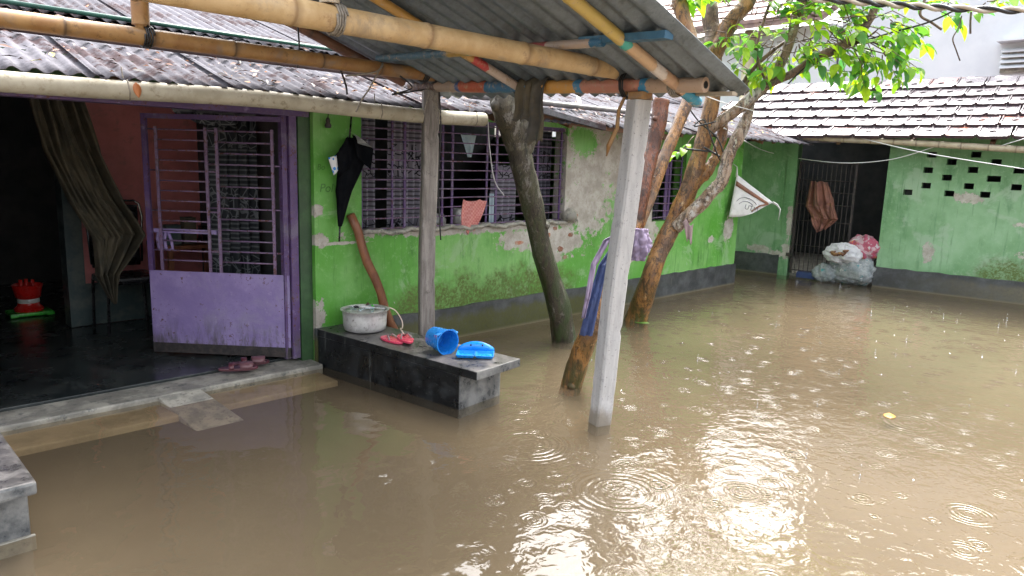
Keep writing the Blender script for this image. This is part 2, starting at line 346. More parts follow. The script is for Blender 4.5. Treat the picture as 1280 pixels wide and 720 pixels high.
def leaf_mat(name, cols, tr):
    t = NT(name); at = t.geo.outputs['Random Per Island']; r = t.ma('FRACT', t.ma('ADD', t.ma('MULTIPLY', t.rnd, 7.3), at))
    c = t.mix(t.ramp(r, .0, .45), cols[0], cols[1]); c = t.mix(t.ramp(r, .5, .95), c, cols[2])
    c = t.mix(t.ramp(t.noise(30, 3), .45, .7, 0, .3), c, cols[0])
    b = t.bsdf(c, .3, 0, .5); q = t.n('ShaderNodeBsdfTranslucent'); h = t.n('ShaderNodeHueSaturation'); h.inputs['Value'].default_value = 1.5; h.inputs['Saturation'].default_value = 1.05
    t.put(h.inputs['Color'], c); t.l(h.outputs[0], q.inputs[0])
    m = t.n('ShaderNodeMixShader'); m.inputs[0].default_value = tr; t.l(b, m.inputs[1]); t.l(q.outputs[0], m.inputs[2])
    return t.done(m.outputs[0])
MAT['leaf'] = leaf_mat('guava_leaf', ((.06, .19, .05), (.17, .37, .04), (.37, .52, .035)), .58)
MAT['leaf_dark'] = leaf_mat('dark_leaf', ((.03, .08, .02), (.06, .15, .03), (.12, .24, .03)), .3)
MAT['rope'] = simple('grey_rope', (.26, .23, .19), (.16, .14, .12), .8, 60)
MAT['wire_white'] = simple('white_line', (.6, .6, .62), None, .5)
MAT['wire_black'] = simple('black_wire', (.012, .012, .013), None, .4)
MAT['cable'] = simple('twisted_cable', (.02, .02, .025), None, .3)
MAT['cable2'] = simple('pale_twisted_cable', (.42, .36, .30), None, .35)
def plastic(name, col, rough=.28, col2=None): return simple(name, col, col2, rough, 9, .05, 60, coat=.2)
MAT['blue'] = plastic('blue_plastic', (.012, .20, .62)); MAT['blue2'] = plastic('bright_blue_plastic', (.01, .24, .72))
MAT['red'] = plastic('red_plastic', (.62, .02, .015)); MAT['greenp'] = plastic('green_plastic', (.06, .55, .05)); MAT['whitep'] = plastic('white_plastic', (.7, .7, .68))
MAT['pinkp'] = plastic('pink_plastic', (.62, .06, .12)); MAT['cord'] = plastic('cream_cord', (.62, .5, .42))
MAT['maroon'] = plastic('maroon_rubber', (.075, .018, .026), .4, (.11, .03, .04)); MAT['maroon2'] = plastic('dusty_maroon_rubber', (.14, .06, .07), .5)
MAT['alu'] = simple('dented_aluminium', (.62, .61, .60), (.46, .45, .44), .38, 9, .15, 25, metal=.4, dirt=(.24, .22, .21))
MAT['chrome'] = simple('chrome_tube', (.7, .7, .72), None, .12, metal=1., bump=0)
MAT['blackcloth'] = simple('black_umbrella_cloth', (.003, .0035, .005), (.006, .007, .009), .8, 9, .2, 90, spec=.05)
MAT['greycloth'] = simple('grey_umbrella_lining', (.24, .25, .25), (.15, .16, .16), .6, 20)
MAT['blackp'] = plastic('black_plastic', (.01, .01, .012))
MAT['wood'] = simple('brown_stick', (.24, .095, .045), (.15, .055, .03), .4, 12, .4, 50, stretch=(1, 1, .3))
def cloth(name, a, b, rough=.85, weave=120., scale=6.):
    return simple(name, a, b, rough, scale, .3, weave, bd=.003)
MAT['olive'] = cloth('olive_curtain', (.10, .085, .055), (.055, .05, .035)); MAT['towel'] = cloth('dirty_grey_towel', (.055, .05, .042), (.10, .082, .05))
MAT['lilac'] = cloth('lilac_shirt', (.26, .205, .30), (.17, .135, .21)); MAT['navy'] = cloth('blue_trousers', (.03, .05, .14), (.02, .032, .09))
MAT['brownc'] = cloth('brown_cloth', (.20, .085, .06), (.13, .055, .042), .75); MAT['rag'] = cloth('pink_rag', (.30, .215, .22), (.20, .14, .145))
MAT['bluec'] = cloth('pale_blue_cloth', (.42, .52, .58), (.3, .4, .46)); MAT['whitec'] = cloth('white_sack', (.62, .61, .62), (.50, .49, .50), .6)
def check_cloth():
    t = NT('salmon_check_cloth'); b = t.n('ShaderNodeTexChecker'); b.inputs['Scale'].default_value = 55; t.l(t.pos, b.inputs[0])
    c = t.mix(b.outputs['Fac'], (.52, .18, .16), (.60, .27, .25)); return t.done(t.bsdf(c, .8, 0, .3))
MAT['salmon'] = check_cloth()
def pattern_curtain(name, pale, dark, zlo, period=.62, off=0.):
    t = NT(name)
    v = t.n('ShaderNodeTexVoronoi'); v.feature = 'DISTANCE_TO_EDGE'; v.inputs['Scale'].default_value = 9; t.l(t.pos, v.inputs['Vector'])
    v2 = t.n('ShaderNodeTexVoronoi'); v2.feature = 'DISTANCE_TO_EDGE'; v2.inputs['Scale'].default_value = 9.6; t.l(t.vm('ADD', t.pos, (3.1, .2, 1.7)), v2.inputs['Vector'])
    lines = t.ma('MAXIMUM', t.ramp(v.outputs[0], .03, .05, 1, 0), t.ramp(v2.outputs[0], .02, .035, 1, 0))
    zb = t.ma('FRACT', t.ma('ADD', t.ma('MULTIPLY', t.z, 1 / period), off)); band = t.ma('MULTIPLY', t.ma('GREATER_THAN', zb, .3), t.ma('LESS_THAN', zb, .75))
    stripes = t.ma('GREATER_THAN', t.ma('FRACT', t.ma('MULTIPLY', t.z, 26)), .62)
    m = t.ma('ADD', t.ma('MULTIPLY', band, lines), t.ma('MULTIPLY', t.ma('SUBTRACT', 1., band), t.ma('MULTIPLY', stripes, .7)))
    c = t.mix(m, pale, dark); return t.done(t.bsdf(c, .75, 0, .3))
MAT['curtain'] = pattern_curtain('white_black_print_curtain', (.24, .23, .275), (.012, .012, .018), 0)
MAT['curtain2'] = pattern_curtain('black_print_curtain', (.022, .026, .032), (.13, .14, .15), 0, .55, .35)
MAT['stripec'] = pattern_curtain('dark_striped_curtain', (.10, .10, .13), (.015, .015, .02), 0)

# ================================================================= SETTING
def mud():
    t = NT('yellow_brown_mud'); n = t.noise(1.4, 4); n2 = t.noise(6, 5)
    c = t.mix(t.ramp(n, .35, .65), (.098, .078, .053), (.117, .094, .065)); c = t.mix(t.ramp(n2, .58, .75, 0, .35), c, (.095, .070, .047))
    return t.done(t.bsdf(c, .9, 0, .2))
MAT['mud'] = mud()
g = MB(); g.add([(-300, -300, -.06), (300, -300, -.06), (300, 300, -.06), (-300, 300, -.06)], [(0, 1, 2, 3)])
struct(g.build('ground', MAT['mud']))

def water():
    t = NT('muddy_flood_water')
    brk = t.noise(9, 3, .6, stretch=(1, 1, 0)); brk2 = t.ramp(t.noise(5, 3, .6, stretch=(1, 1, 0)), .36, .6, .15, 1)
    def rings(scale, lam, rmax, amp, seed, p):
        co = t.vm('ADD', t.pos, (seed, seed * .7, 0)); co = t.vm('MULTIPLY', co, (scale, scale, 0.))
        v = t.n('ShaderNodeTexVoronoi'); v.voronoi_dimensions = '2D'; v.inputs['Scale'].default_value = 1; v.inputs['Randomness'].default_value = .85; t.l(co, v.inputs['Vector'])
        d = t.ma('ADD', t.ma('MULTIPLY', v.outputs['Distance'], 1 / scale), t.ma('MULTIPLY', t.ma('SUBTRACT', brk, .5), .012)); cs = t.n('ShaderNodeSeparateColor'); t.l(v.outputs['Color'], cs.inputs[0])
        r0 = t.ma('MULTIPLY', cs.outputs[0], rmax); wd = t.ma('ADD', t.ma('MULTIPLY', r0, .55), lam * .55)
        env = t.ma('EXPONENT', t.ma('MULTIPLY', t.ma('POWER', t.ma('DIVIDE', t.ma('SUBTRACT', d, t.ma('MULTIPLY', r0, .55)), wd), 2), -2.2))
        env = t.ma('MULTIPLY', env, t.ma('GREATER_THAN', cs.outputs[1], p))
        env = t.ma('MULTIPLY', env, t.ramp(d, .30 / scale, .46 / scale, 1, 0))
        return t.ma('MULTIPLY', t.ma('MULTIPLY', t.ma('SINE', t.ma('MULTIPLY', d, 2 * math.pi / lam)), env), amp)
    near = t.ma('ADD', t.ma('ADD', rings(1.5, .027, .15, .0013, 3.3, .1), rings(3.6, .022, .08, .0012, 9.1, .1)), t.ma('ADD', rings(.8, .042, .34, .0012, 5.7, .2), rings(2.3, .024, .1, .0011, 17.3, .2)))
    near = t.ma('MULTIPLY', near, brk2)
    # drops fall thickest in the open yard; under the shelter roof the water is calm
    op = t.ramp(t.ma('SUBTRACT', t.x, t.ma('MULTIPLY', t.y, .6)), .35, 1.5, .03, 1)
    near = t.ma('MULTIPLY', near, op)
    swell = t.ma('MULTIPLY', t.noise(3.0, 2, .5, stretch=(1, 1, 0)), .010)
    rip = t.ma('MULTIPLY', t.noise(15, 2, .5, stretch=(1, 1, 0), dist=.6), t.ramp(op, 0, 1, .0006, .0040))
    h = t.ma('ADD', near, t.ma('ADD', swell, rip))
    b = t.n('ShaderNodeBump'); b.inputs['Strength'].default_value = 1; b.inputs['Distance'].default_value = 1.; t.l(h, b.inputs['Height'])
    n = t.noise(.8, 5, .6, stretch=(1, 1, 0)); n2 = t.noise(3.5, 4, .6, stretch=(1, 1, 0))
    c = t.mix(t.ramp(n, .35, .65), (.148, .118, .081), (.178, .143, .100)); c = t.mix(t.ramp(n2, .55, .75, 0, .3), c, (.168, .128, .088))
    df = t.n('ShaderNodeBsdfDiffuse'); t.l(c, df.inputs[0])
    tr = t.n('ShaderNodeBsdfTransparent'); tr.inputs[0].default_value = (.93, .88, .78, 1)
    mx = t.n('ShaderNodeMixShader'); mx.inputs[0].default_value = .72; t.l(df.outputs[0], mx.inputs[1]); t.l(tr.outputs[0], mx.inputs[2])
    fr = t.n('ShaderNodeFresnel'); fr.inputs['IOR'].default_value = 1.45; t.l(b.outputs[0], fr.inputs['Normal'])
    gl = t.n('ShaderNodeBsdfGlossy'); gl.inputs['Roughness'].default_value = .03; t.l(b.outputs[0], gl.inputs['Normal'])
    fb = t.ma('MULTIPLY', fr.outputs[0], t.ma('SUBTRACT', 1., t.geo.outputs['Backfacing']))
    m2 = t.n('ShaderNodeMixShader'); t.l(fb, m2.inputs[0]); t.l(mx.outputs[0], m2.inputs[1]); t.l(gl.outputs[0], m2.inputs[2])
    return t.done(m2.outputs[0])
g = MB(); g.grid(lambda u, v: (-8 + 21 * u, -8 + 18 * v, 0), 20, 20)
struct(g.build('flood_water', water()))
# raised floor of the house with a worn cement lip, and the drowned step in front
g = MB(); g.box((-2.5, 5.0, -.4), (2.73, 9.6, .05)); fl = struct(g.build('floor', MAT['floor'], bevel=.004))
g = MB(); g.box((-2.5, 4.72, -.4), (2.72, 5.0, .034)); struct(g.build('threshold', MAT['cement'], bevel=.012, seg=2))
g = MB(); g.box((-2.5, 4.44, -.4), (2.68, 4.72, -.02)); struct(g.build('step', MAT['silt'], bevel=.012))
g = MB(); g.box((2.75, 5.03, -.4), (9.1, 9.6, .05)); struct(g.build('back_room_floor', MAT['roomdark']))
ramp_top = [(1.53, 4.719), (1.80, 4.719)]; ramp_bot = [(1.58, 4.17), (1.88, 4.17)]
g = MB(); g.hexa([(1.58, 4.17, -.4), (1.88, 4.17, -.4), (1.80, 4.719, -.4), (1.53, 4.719, -.4), (1.58, 4.12, -.075), (1.88, 4.12, -.075), (1.80, 4.719, .03), (1.53, 4.719, .03)])
tag(g.build('ramp', MAT['silt2'], bevel=.008, loc=(1.7, 4.4, 0)), 'short cement ramp sloping from the doorstep into the water', 'ramp')

# ================================================================= wall helper
def wall_cells(g, us, ue, z0, z1, holes, P, depth):
    """wall face in local (u,z) with rectangular holes; P(u,d,z) -> world, d is depth into the wall"""
    xs = sorted({us, ue, *[h[0] for h in holes], *[h[1] for h in holes]}); zs = sorted({z0, z1, *[h[2] for h in holes], *[h[3] for h in holes]})
    ins = lambda u, z: any(h[0] < u < h[1] and h[2] < z < h[3] for h in holes)
    for d, flip in ((0, False), (depth, True)):
        for i in range(len(xs) - 1):
            for j in range(len(zs) - 1):
                if ins((xs[i] + xs[i + 1]) / 2, (zs[j] + zs[j + 1]) / 2): continue
                q = [P(xs[i], d, zs[j]), P(xs[i + 1], d, zs[j]), P(xs[i + 1], d, zs[j + 1]), P(xs[i], d, zs[j + 1])]
                g.add(q, [(0, 1, 2, 3) if not flip else (3, 2, 1, 0)])
    for (a, b, c, e) in holes:
        g.add([P(a, 0, c), P(b, 0, c), P(b, 0, e), P(a, 0, e), P(a, depth, c), P(b, depth, c), P(b, depth, e), P(a, depth, e)], [(0, 4, 5, 1), (1, 5, 6, 2), (2, 6, 7, 3), (3, 7, 4, 0)])
    g.add([P(us, 0, z0), P(us, depth, z0), P(us, depth, z1), P(us, 0, z1)], [(0, 1, 2, 3)])
    g.add([P(ue, 0, z0), P(ue, depth, z0), P(ue, depth, z1), P(ue, 0, z1)], [(3, 2, 1, 0)])
    g.add([P(us, 0, z1), P(ue, 0, z1), P(ue, depth, z1), P(us, depth, z1)], [(0, 1, 2, 3)])
    return g
def corr_sheet(name, mat_, parent, org, uvec, vvec, wd, ln, pitch=.1, amp=.0125, seed=0, nv=10, ragged=0.):
    r = random.Random(seed); uvec = Vector(uvec).normalized(); vvec = Vector(vvec).normalized(); nn = uvec.cross(vvec).normalized()
    if nn.z < 0: nn = -nn
    org = Vector(org); nu = int(wd / pitch * 6); ph = r.uniform(0, 6.28); k1, k2 = r.uniform(.6, 1.3), r.uniform(.5, 1.2); cut = [r.uniform(0, ragged) for _ in range(nu + 1)]
    bw = r.uniform(-.006, .006)
    def fn(u, v):
        x = u * wd; y = v * ln
        if ragged and v == 0: y += cut[int(round(u * nu))]
        dz = amp * math.cos(2 * math.pi * x / pitch) + .004 * math.sin(y * 1.6 * k1 + ph) * math.sin(x * 2 * k2 + ph) + bw * math.sin(v * 3.14)
        return org + uvec * x + vvec * y + nn * dz
    g = MB(); g.grid(fn, nu, nv)
    return g.build(name, mat_, parent, smooth=True, solid=.003)

# ================================================================= GREEN HOUSE
HY = 4.85
house = thing('green_house', (2.73, HY, 0), 'long low green house with peeling plaster and barred windows under a tin roof', 'house')
W1 = (3.15, 5.56, .985, 1.93); W2 = (7.12, 7.78, .94, 1.78)
g = MB(); wall_cells(g, 2.74, 9.18, -.3, 2.0, [W1, W2], lambda u, d, z: Vector((u, HY + d, z)), .16)
hw = g.build('wall', MAT['green'], house)
g = MB(); wall_cells(g, HY + .161, 10, -.3, 2.0, [], lambda u, d, z: Vector((9.18 - d, u, z)), .16); g.build('wall', MAT['green'], house)
g = MB(); g.box((-2.5, HY, -.3), (-.35, HY + .16, 2.0)); g.build('wall', MAT['green'], house)
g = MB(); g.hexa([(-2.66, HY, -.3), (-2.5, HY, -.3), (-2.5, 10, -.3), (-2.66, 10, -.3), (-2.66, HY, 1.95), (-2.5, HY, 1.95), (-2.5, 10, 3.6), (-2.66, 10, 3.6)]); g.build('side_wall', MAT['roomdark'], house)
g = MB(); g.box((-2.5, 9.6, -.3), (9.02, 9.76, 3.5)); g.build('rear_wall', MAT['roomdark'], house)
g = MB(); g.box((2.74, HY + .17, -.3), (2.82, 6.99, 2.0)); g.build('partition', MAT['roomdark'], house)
g = MB(); wall_cells(g, -2.5, 3.3, .0, 2.6, [(.5, 1.60, .001, 1.98)], lambda u, d, z: Vector((u, 7.0 + d, z)), .12); g.build('inner_wall', MAT['pink'], house)
g = MB(); g.box((1.60, 6.955, .056), (1.72, 6.998, 2.04)); g.box((1.585, 6.94, .056), (1.61, 7.13, 2.04)); g.build('door_trim', MAT['tealtrim'], house)
g = MB(); g.box((1.722, 6.97, .056), (3.2, 6.998, .42)); g.build('wall_skirting', MAT['tealtrim'], house)
# plinth band with a slightly broken upper edge
def plinth(fn, u0, u1, top, n, mat_, parent, seed):
    r = random.Random(seed); g = MB()
    hs_ = [top + r.uniform(-.008, .008) for _ in range(n + 1)]
    for i in range(n):
        a, b = lerp(u0, u1, i / n), lerp(u0, u1, (i + 1) / n)
        g.add([fn(a, 0, -.3), fn(b, 0, -.3), fn(b, 0, hs_[i + 1]), fn(a, 0, hs_[i]), fn(a, .03, hs_[i] + .004), fn(b, .03, hs_[i + 1] + .004)], [(0, 1, 2, 3), (3, 2, 5, 4)])
    g.add([fn(u0, 0, -.3), fn(u0, .03, -.3), fn(u0, .03, hs_[0]), fn(u0, 0, hs_[0])], [(0, 1, 2, 3)]); g.add([fn(u1, 0, -.3), fn(u1, .03, -.3), fn(u1, .03, hs_[-1]), fn(u1, 0, hs_[-1])], [(0, 1, 2, 3)])
    return g.build('plinth', mat_, parent)
plinth(lambda u, d, z: Vector((u, HY - .022 + d, z)), 2.725, 9.2, .285, 60, MAT['plinth'], house, 4)
plinth(lambda u, d, z: Vector((9.202 - d, u, z)), HY - .02, 6.4, .285, 14, MAT['plinth'], house, 5)
g = MB(); g.box((2.64, HY + .04, .03), (2.737, HY + .2, 2.0)); g.build('door_return', MAT['darkgreen'], house)
# bricks showing through the broken plaster under the window
r = random.Random(15)
for (bx, bz, bw) in ((4.92, .82, .10), (5.33, .87, .07), (5.52, .72, .09), (5.43, .935, .06), (5.6, .63, .06), (5.15, .93, .07), (5.67, .86, .08), (5.28, .75, .05), (5.75, 1.05, .06)):
    n = 7; ring = [(bx + bw * .6 * math.cos(6.283 * k / n) * r.uniform(.7, 1.1), bz + .028 * math.sin(6.283 * k / n) * r.uniform(.6, 1.2)) for k in range(n)]
    g = MB(); g.add([(x, HY - .003, z) for x, z in ring] + [(x, HY + .03, z) for x, z in ring], [tuple(range(n)), tuple(range(n, 2 * n))[::-1]] + [(k, (k + 1) % n, (k + 1) % n + n, k + n) for k in range(n)]); g.build('brick', MAT['brick'], hw)
# broken cement sill and the lump of mortar at its right end
g = MB(); r = random.Random(5)
g.grid(lambda u, v: (lerp(3.15, 5.75, u), HY - .03 + .19 * v, .985 + .012 + .012 * math.sin(u * 40) * (1 - v) + .008 * math.sin(u * 113)), 60, 3)
g.build('window_sill', MAT['cement'], house, smooth=True, solid=.03)
g = MB(); g.lathe([(.0, .0), (.075, .01), (.09, .05), (.07, .1), (.03, .13), (0, .135)], (5.63, HY - .005, 1.0), 12); g.build('mortar_lump', MAT['cement'], house, smooth=True)
# window grilles
def window(parent, X0, X1, z0, z1, flats, nb, seed, yb):
    g = MB(); r = random.Random(seed)
    for (x, wd) in flats: g.box((x - wd / 2, yb - .005, z0), (x + wd / 2, yb + .007, z1))
    g.box((X0, yb - .008, z1 - .03), (X1, yb + .01, z1))
    wn = g.build('window', MAT['purple_dark'], parent)
    for i in range(nb):
        z = z0 + .03 + (z1 - z0 - .07) * i / (nb - 1); b = MB()
        b.tube([(X0 - .01, yb - .012, z + r.uniform(-.006, .006)), ((X0 + X1) / 2, yb - .012, z + r.uniform(-.008, .004)), (X1 + .01, yb - .012, z + r.uniform(-.006, .006))], (.0062), 6); b.build('bar', MAT['bar'], wn, smooth=True)
    return wn
window(house, 3.15, 5.56, .99, 1.93, [(3.18, .02), (3.475, .016), (3.60, .022), (4.0, .02), (4.11, .022), (4.52, .02), (4.64, .024), (5.05, .016), (5.19, .026), (5.53, .02)], 12, 3, HY + .05)
window(house, 7.12, 7.78, .95, 1.78, [(7.14, .02), (7.45, .06), (7.52, .04), (7.76, .025)], 10, 8, HY + .05)
# door frame, lintel
g = MB(); g.box((2.575, HY + .05, .057), (2.635, HY + .15, 1.90)); g.box((2.53, HY + .075, .057), (2.571, HY + .13, 1.90)); g.build('door_frame', MAT['purple_dark'], house, bevel=.004)
g = MB(); g.box((-.4, HY + .02, 1.86), (2.72, HY + .14, 1.96)); g.build('lintel', MAT['purple_dark'], house, bevel=.005)
g = MB(); g.box((-.4, HY + .05, 1.9605), (2.73, HY + .16, 2.12)); g.build('wall', MAT['darkgreen'], house)
# the open leaf of the metal door
hin = Vector((2.565, 4.915, 0)); dd = Vector((1.84 - 2.57, 5.62 - 4.82, 0)).normalized(); dn = Vector((-dd.y, dd.x, 0)); LW = 1.07
def DP(a, o, z): return hin + dd * a + dn * o + Vector((0, 0, z))
def dbox(g, a0, a1, z0, z1, th=.03, o=0.): g.hexa([DP(a0, o - th / 2, z0), DP(a1, o - th / 2, z0), DP(a1, o + th / 2, z0), DP(a0, o + th / 2, z0), DP(a0, o - th / 2, z1), DP(a1, o - th / 2, z1), DP(a1, o + th / 2, z1), DP(a0, o + th / 2, z1)])
g = MB(); dbox(g, .002, LW, .145, .70, .012)
door = g.build('door', MAT['purple'], house)
g = MB(); dbox(g, .002, LW, .07, .1445, .02); g.build('bottom_rail', MAT['rust'], door)
g = MB(); dbox(g, 0, .035, .701, 1.85, .03); dbox(g, LW - .035, LW, .701, 1.85, .03); dbox(g, .036, LW - .036, 1.815, 1.85, .028); g.build('stile', MAT['purple_dark'], door)
for a in (.11, .52, .60, .97):
    g = MB(); dbox(g, a - .011, a + .011, .701, 1.76, .01); g.build('upright', MAT['bar'], door)
for (a0, a1, zs) in ((.11, .52, 13), (.60, .97, 14)):
    for i in range(zs):
        z = .78 + (1.74 - .78) * i / (zs - 1); b = MB(); ext = (i % 4 == 1)
        b.tube([DP(a0 - (.08 if ext else .01), -.012, z), DP(a1 + (.08 if ext else .01), -.012, z)], .0065, 6); b.build('bar', MAT['bar'], door, smooth=True)
g = MB(); dbox(g, .55, 1.03, .985, 1.015, .02, -.02); g.build('bolt', MAT['purple'], door)
for a in (.935, .99):
    g = MB(); g.tube([DP(a, -.03, 1.0), DP(a - .02, -.04, .93), DP(a - .03, -.04, .86), DP(a + .02, -.04, .85), DP(a + .03, -.04, .93), DP(a + .01, -.03, 1.0)], .012, 7); g.build('latch_loop', MAT['purple'], door, smooth=True)
g = MB(); g.box((-.4, HY + .07, .10), (.715, HY + .085, 1.86)); d2 = g.build('door', MAT['purple'], house)
g = MB(); g.box((-.4, HY + .066, .06), (.717, HY + .089, .0995)); g.build('bottom_rail', MAT['rust'], d2)
# gutter pipe (split plastic pipe strung under the eave)
GY, GZ = 4.42, 1.915
g = MB(); pts = [(-1 + 5.03 * i / 14, GY, GZ + .012 * math.sin(i * .9) - .0 * i) for i in range(15)]; g.tube(pts, .053, 16); gp = g.build('gutter_pipe', MAT['pvc'], house, smooth=True, sharp=40)
for x in (1.35, 3.0, 3.9): 
    g = MB(); g.tube([(x, GY - .056, GZ + .05), (x + .01, GY - .06, GZ - .02), (x + .02, GY - .02, GZ - .06), (x + .02, GY + .05, GZ - .03), (x, GY + .03, GZ + .12)], .004, 5); g.build('hanger_wire', MAT['rope'], gp, smooth=True)
# fallen tin flashing right of the pipe
g = MB(); a, b = PY(640, 128, 4.40), PY(755, 160, 4.40); g.beam(a, b, .05, .045); g.beam(a + Vector((0, .05, .03)), b + Vector((0, .05, .02)), .09, .006); g.build('eave_flashing', MAT['roofmetal'], house)
g = MB(); g.beam(PY(640, 140, 4.5), PY(835, 172, 4.5), .05, .06); g.build('eave_batten', MAT['bamboo_brown'], house)
# roof: rafters carry each corrugated sheet
SL = .32; vv = Vector((0, 1, SL)).normalized()
g = MB()
for x in np.arange(-2.4, 9.9, .95): g.beam((x, 4.5, 1.94), (x, 9.9, 1.94 + SL * 5.4), .05, .06)
roof = g.build('roof', MAT['bamboo_brown'], house)
x = -2.6; i = 0
while x < 10.15:
    ez = {True: 1.965, False: 1.955}[i % 2 == 0]; ey = 4.42 + rng.uniform(-.035, .035); drop = 0
    if x > 4.0: drop = -.02; ey -= .02
    if x > 8.6: drop = -.02
    corr_sheet('roof_sheet', MAT['roofmetal'], roof, (x, ey, ez + drop + .008 * (i % 2)), (1, 0, rng.uniform(-.006, .006)), vv, .84, 1.85, seed=i, ragged=.05 if x > 4 else .02)
    corr_sheet('roof_sheet', MAT['roofmetal'], roof, (x, ey + 1.62, ez + drop + .022 + .008 * (i % 2) + 1.62 * SL), (1, 0, 0), vv, .84, 4.1, seed=i + 50, nv=12)
    x += .76; i += 1
# poles lying on the roof
def on_roof(X, Y, h=.0): return Vector((X, Y, 1.965 + SL * (Y - 4.42) + .02 + h))
def bamboo(pts, r, seg=.35, seed=0, n=12, flare=1.07, taper=0., stub=0.):
    """culm with swollen node rings; returns builder plus per-vertex node mask"""
    pts = [Vector(p) for p in pts]; rr = random.Random(seed); L = (pts[-1] - pts[0]).length; ts = [0.]; nm = [0.]; rs = [r * .98]
    d = rr.uniform(.3, 1) * seg
    def at(t):
        k = t * (len(pts) - 1); i = min(int(k), len(pts) - 2); return pts[i].lerp(pts[i + 1], k - i)
    while d < L - .05:
        for (o, f, m) in ((-.035, 1., 0), (-.012, 1.01, .25), (-.004, flare, 1), (.004, flare * .985, 1), (.010, .985, .6), (.035, 1., 0)):
            ts.append((d + o * max(r / .05, .5)) / L); rs.append(r * f); nm.append(m)
        d += seg * rr.uniform(.85, 1.2)
    ts.append(1.); rs.append(r * .98); nm.append(0)
    k = sorted(range(len(ts)), key=lambda q: ts[q]); g = MB()
    g.tube([at(ts[q]) for q in k], [rs[q] * (1 - taper * ts[q]) for q in k], n)
    g.nm = [nm[q] for q in k for _ in range(n)]; return g
def bbuild(g, name, m, parent=None, loc=None, label=None, cat=None):
    nmv = g.nm; o = g.build(name, m, parent, smooth=True, sharp=50, loc=loc)
    a = o.data.attributes.new('nodering', 'FLOAT', 'POINT'); a.data.foreach_set('value', nmv)
    if label: tag(o, label, cat)
    return o
p0, p1 = on_roof(.4, 5.22, .03), on_roof(4.6, 5.1, .03)
bbuild(bamboo([p0, p1], .02, .5, 3), 'bamboo_pole', MAT['poleblack'], loc=p0, label='thin blackish bamboo pole lying along the tin roof above the white pipe', cat='pole')
g = MB(); p0, p1 = on_roof(.3, 6.0, .04), on_roof(4.2, 6.03, .04); g.tube([p0, p0.lerp(p1, .5), p1], .017, 8); tag(g.build('green_pole', MAT['polegreen'], smooth=True, loc=p0), 'dark green painted pole lying across the tin roof behind the bamboo', 'pole')
g = MB(); p0, p1 = on_roof(4.2, 4.78, .03), on_roof(7.3, 4.9, .03); g.tube([p0, p0.lerp(p1, .5), p1], .026, 8); tag(g.build('grey_pole', MAT['poledull'], smooth=True, loc=p0), 'grey pole lying on the tin roof behind the hanging towel', 'pole')
# bent white pipe on the roof
p0 = on_roof(5.6, 4.9, .02); g = MB(); g.tube([p0, p0 + Vector((.25, .1, .02)), p0 + Vector((.42, .2, .05)), p0 + Vector((.55, .35, .17)), p0 + Vector((.75, .45, .2))], .022, 8); tag(g.build('bent_pipe', MAT['whitep'], smooth=True, loc=p0), 'bent white pipe end resting on the tin roof', 'pipe')
# leaf litter and twigs on the roof
g = MB(); r = random.Random(21)
for k in range(900):
    X = r.uniform(.3, 9.8); Y = 4.42 + abs(r.gauss(0, .5)) + r.uniform(0, .15)
    if r.random() < .25: Y = r.uniform(4.5, 7.5)
    c = on_roof(X, Y, .012); a = r.uniform(0, 6.28); L = r.uniform(.01, .045); W = L * r.uniform(.08, .4)
    t_ = Vector((math.cos(a), math.sin(a), SL * math.sin(a) + r.uniform(-.1, .3))); b_ = Vector((-math.sin(a), math.cos(a), SL * math.cos(a)))
    g.add([c - t_ * L, c + b_ * W + Vector((0, 0, .008)), c + t_ * L, c - b_ * W], [(0, 1, 2), (0, 2, 3)])
def litter():
    t = NT('rotting_leaf_litter'); r_ = t.geo.outputs['Random Per Island']; c = t.mix(t.ramp(r_, .1, .5), (.02, .014, .012), (.12, .05, .03)); c = t.mix(t.ramp(r_, .75, .9), c, (.38, .16, .06)); c = t.mix(t.ramp(r_, .95, .97), c, (.36, .38, .05)); return t.done(t.bsdf(c, .6))
o = struct(g.build('leaf_litter', litter()), 'stuff'); o['label'] = 'brown dead leaves and twigs scattered on the tin roof'

# ================================================================= OUTBUILDING
RO = Vector((10.62, 4.71, 0)); ra = Vector((.115, -.993, 0)).normalized(); rn = Vector((ra.y, -ra.x, 0))
if rn.x > 0: rn = -rn
def RP(s, o, z): return RO + ra * s + rn * o + Vector((0, 0, z))     # s along the wall, o towards the yard
outb = thing('outbuilding', tuple(RO), 'low green outbuilding, paled by rain haze, with a wet clay tile roof across the flooded yard', 'building')
holes = []
for (s, z) in ((1.71, 1.85), (1.95, 1.76), (1.69, 1.645), (1.92, 1.555), (1.69, 1.44), (1.48, 1.34), (2.21, 1.86), (2.2, 1.665), (2.18, 1.455), (1.97, 1.35), (2.44, 1.77), (2.44, 1.56), (2.37, 1.355), (2.69, 1.675), (2.69, 1.465), (2.93, 1.77), (2.93, 1.57), (3.18, 1.675), (3.18, 1.465)):
    hwid = .075 if (s, z) == (2.44, 1.56) else .056
    holes.append((s - hwid, s + hwid, z - .038, z + .038))
g = MB(); wall_cells(g, 1.2, 6.5, -.3, 2.12, holes, lambda u, d, z: RP(u, -d, z), .13); g.build('wall', MAT['green2'], outb)
g = MB(); wall_cells(g, -1.5, -.02, -.3, 2.0, [], lambda u, d, z: RP(u, -d, z), .13); g.build('wall', MAT['green2'], outb)
g = MB(); g.hexa([RP(-.16, .0015, -.3), RP(-.02, .0015, -.3), RP(-.02, -.16, -.3), RP(-.16, -.16, -.3), RP(-.16, .03, 2), RP(-.02, .03, 2), RP(-.02, -.16, 2), RP(-.16, -.16, 2)]); g.build('pilaster', MAT['green2'], outb)
plinth(lambda u, d, z: RP(u, .02 - d, z), 1.18, 6.5, .285, 40, MAT['plinth2'], outb, 9)
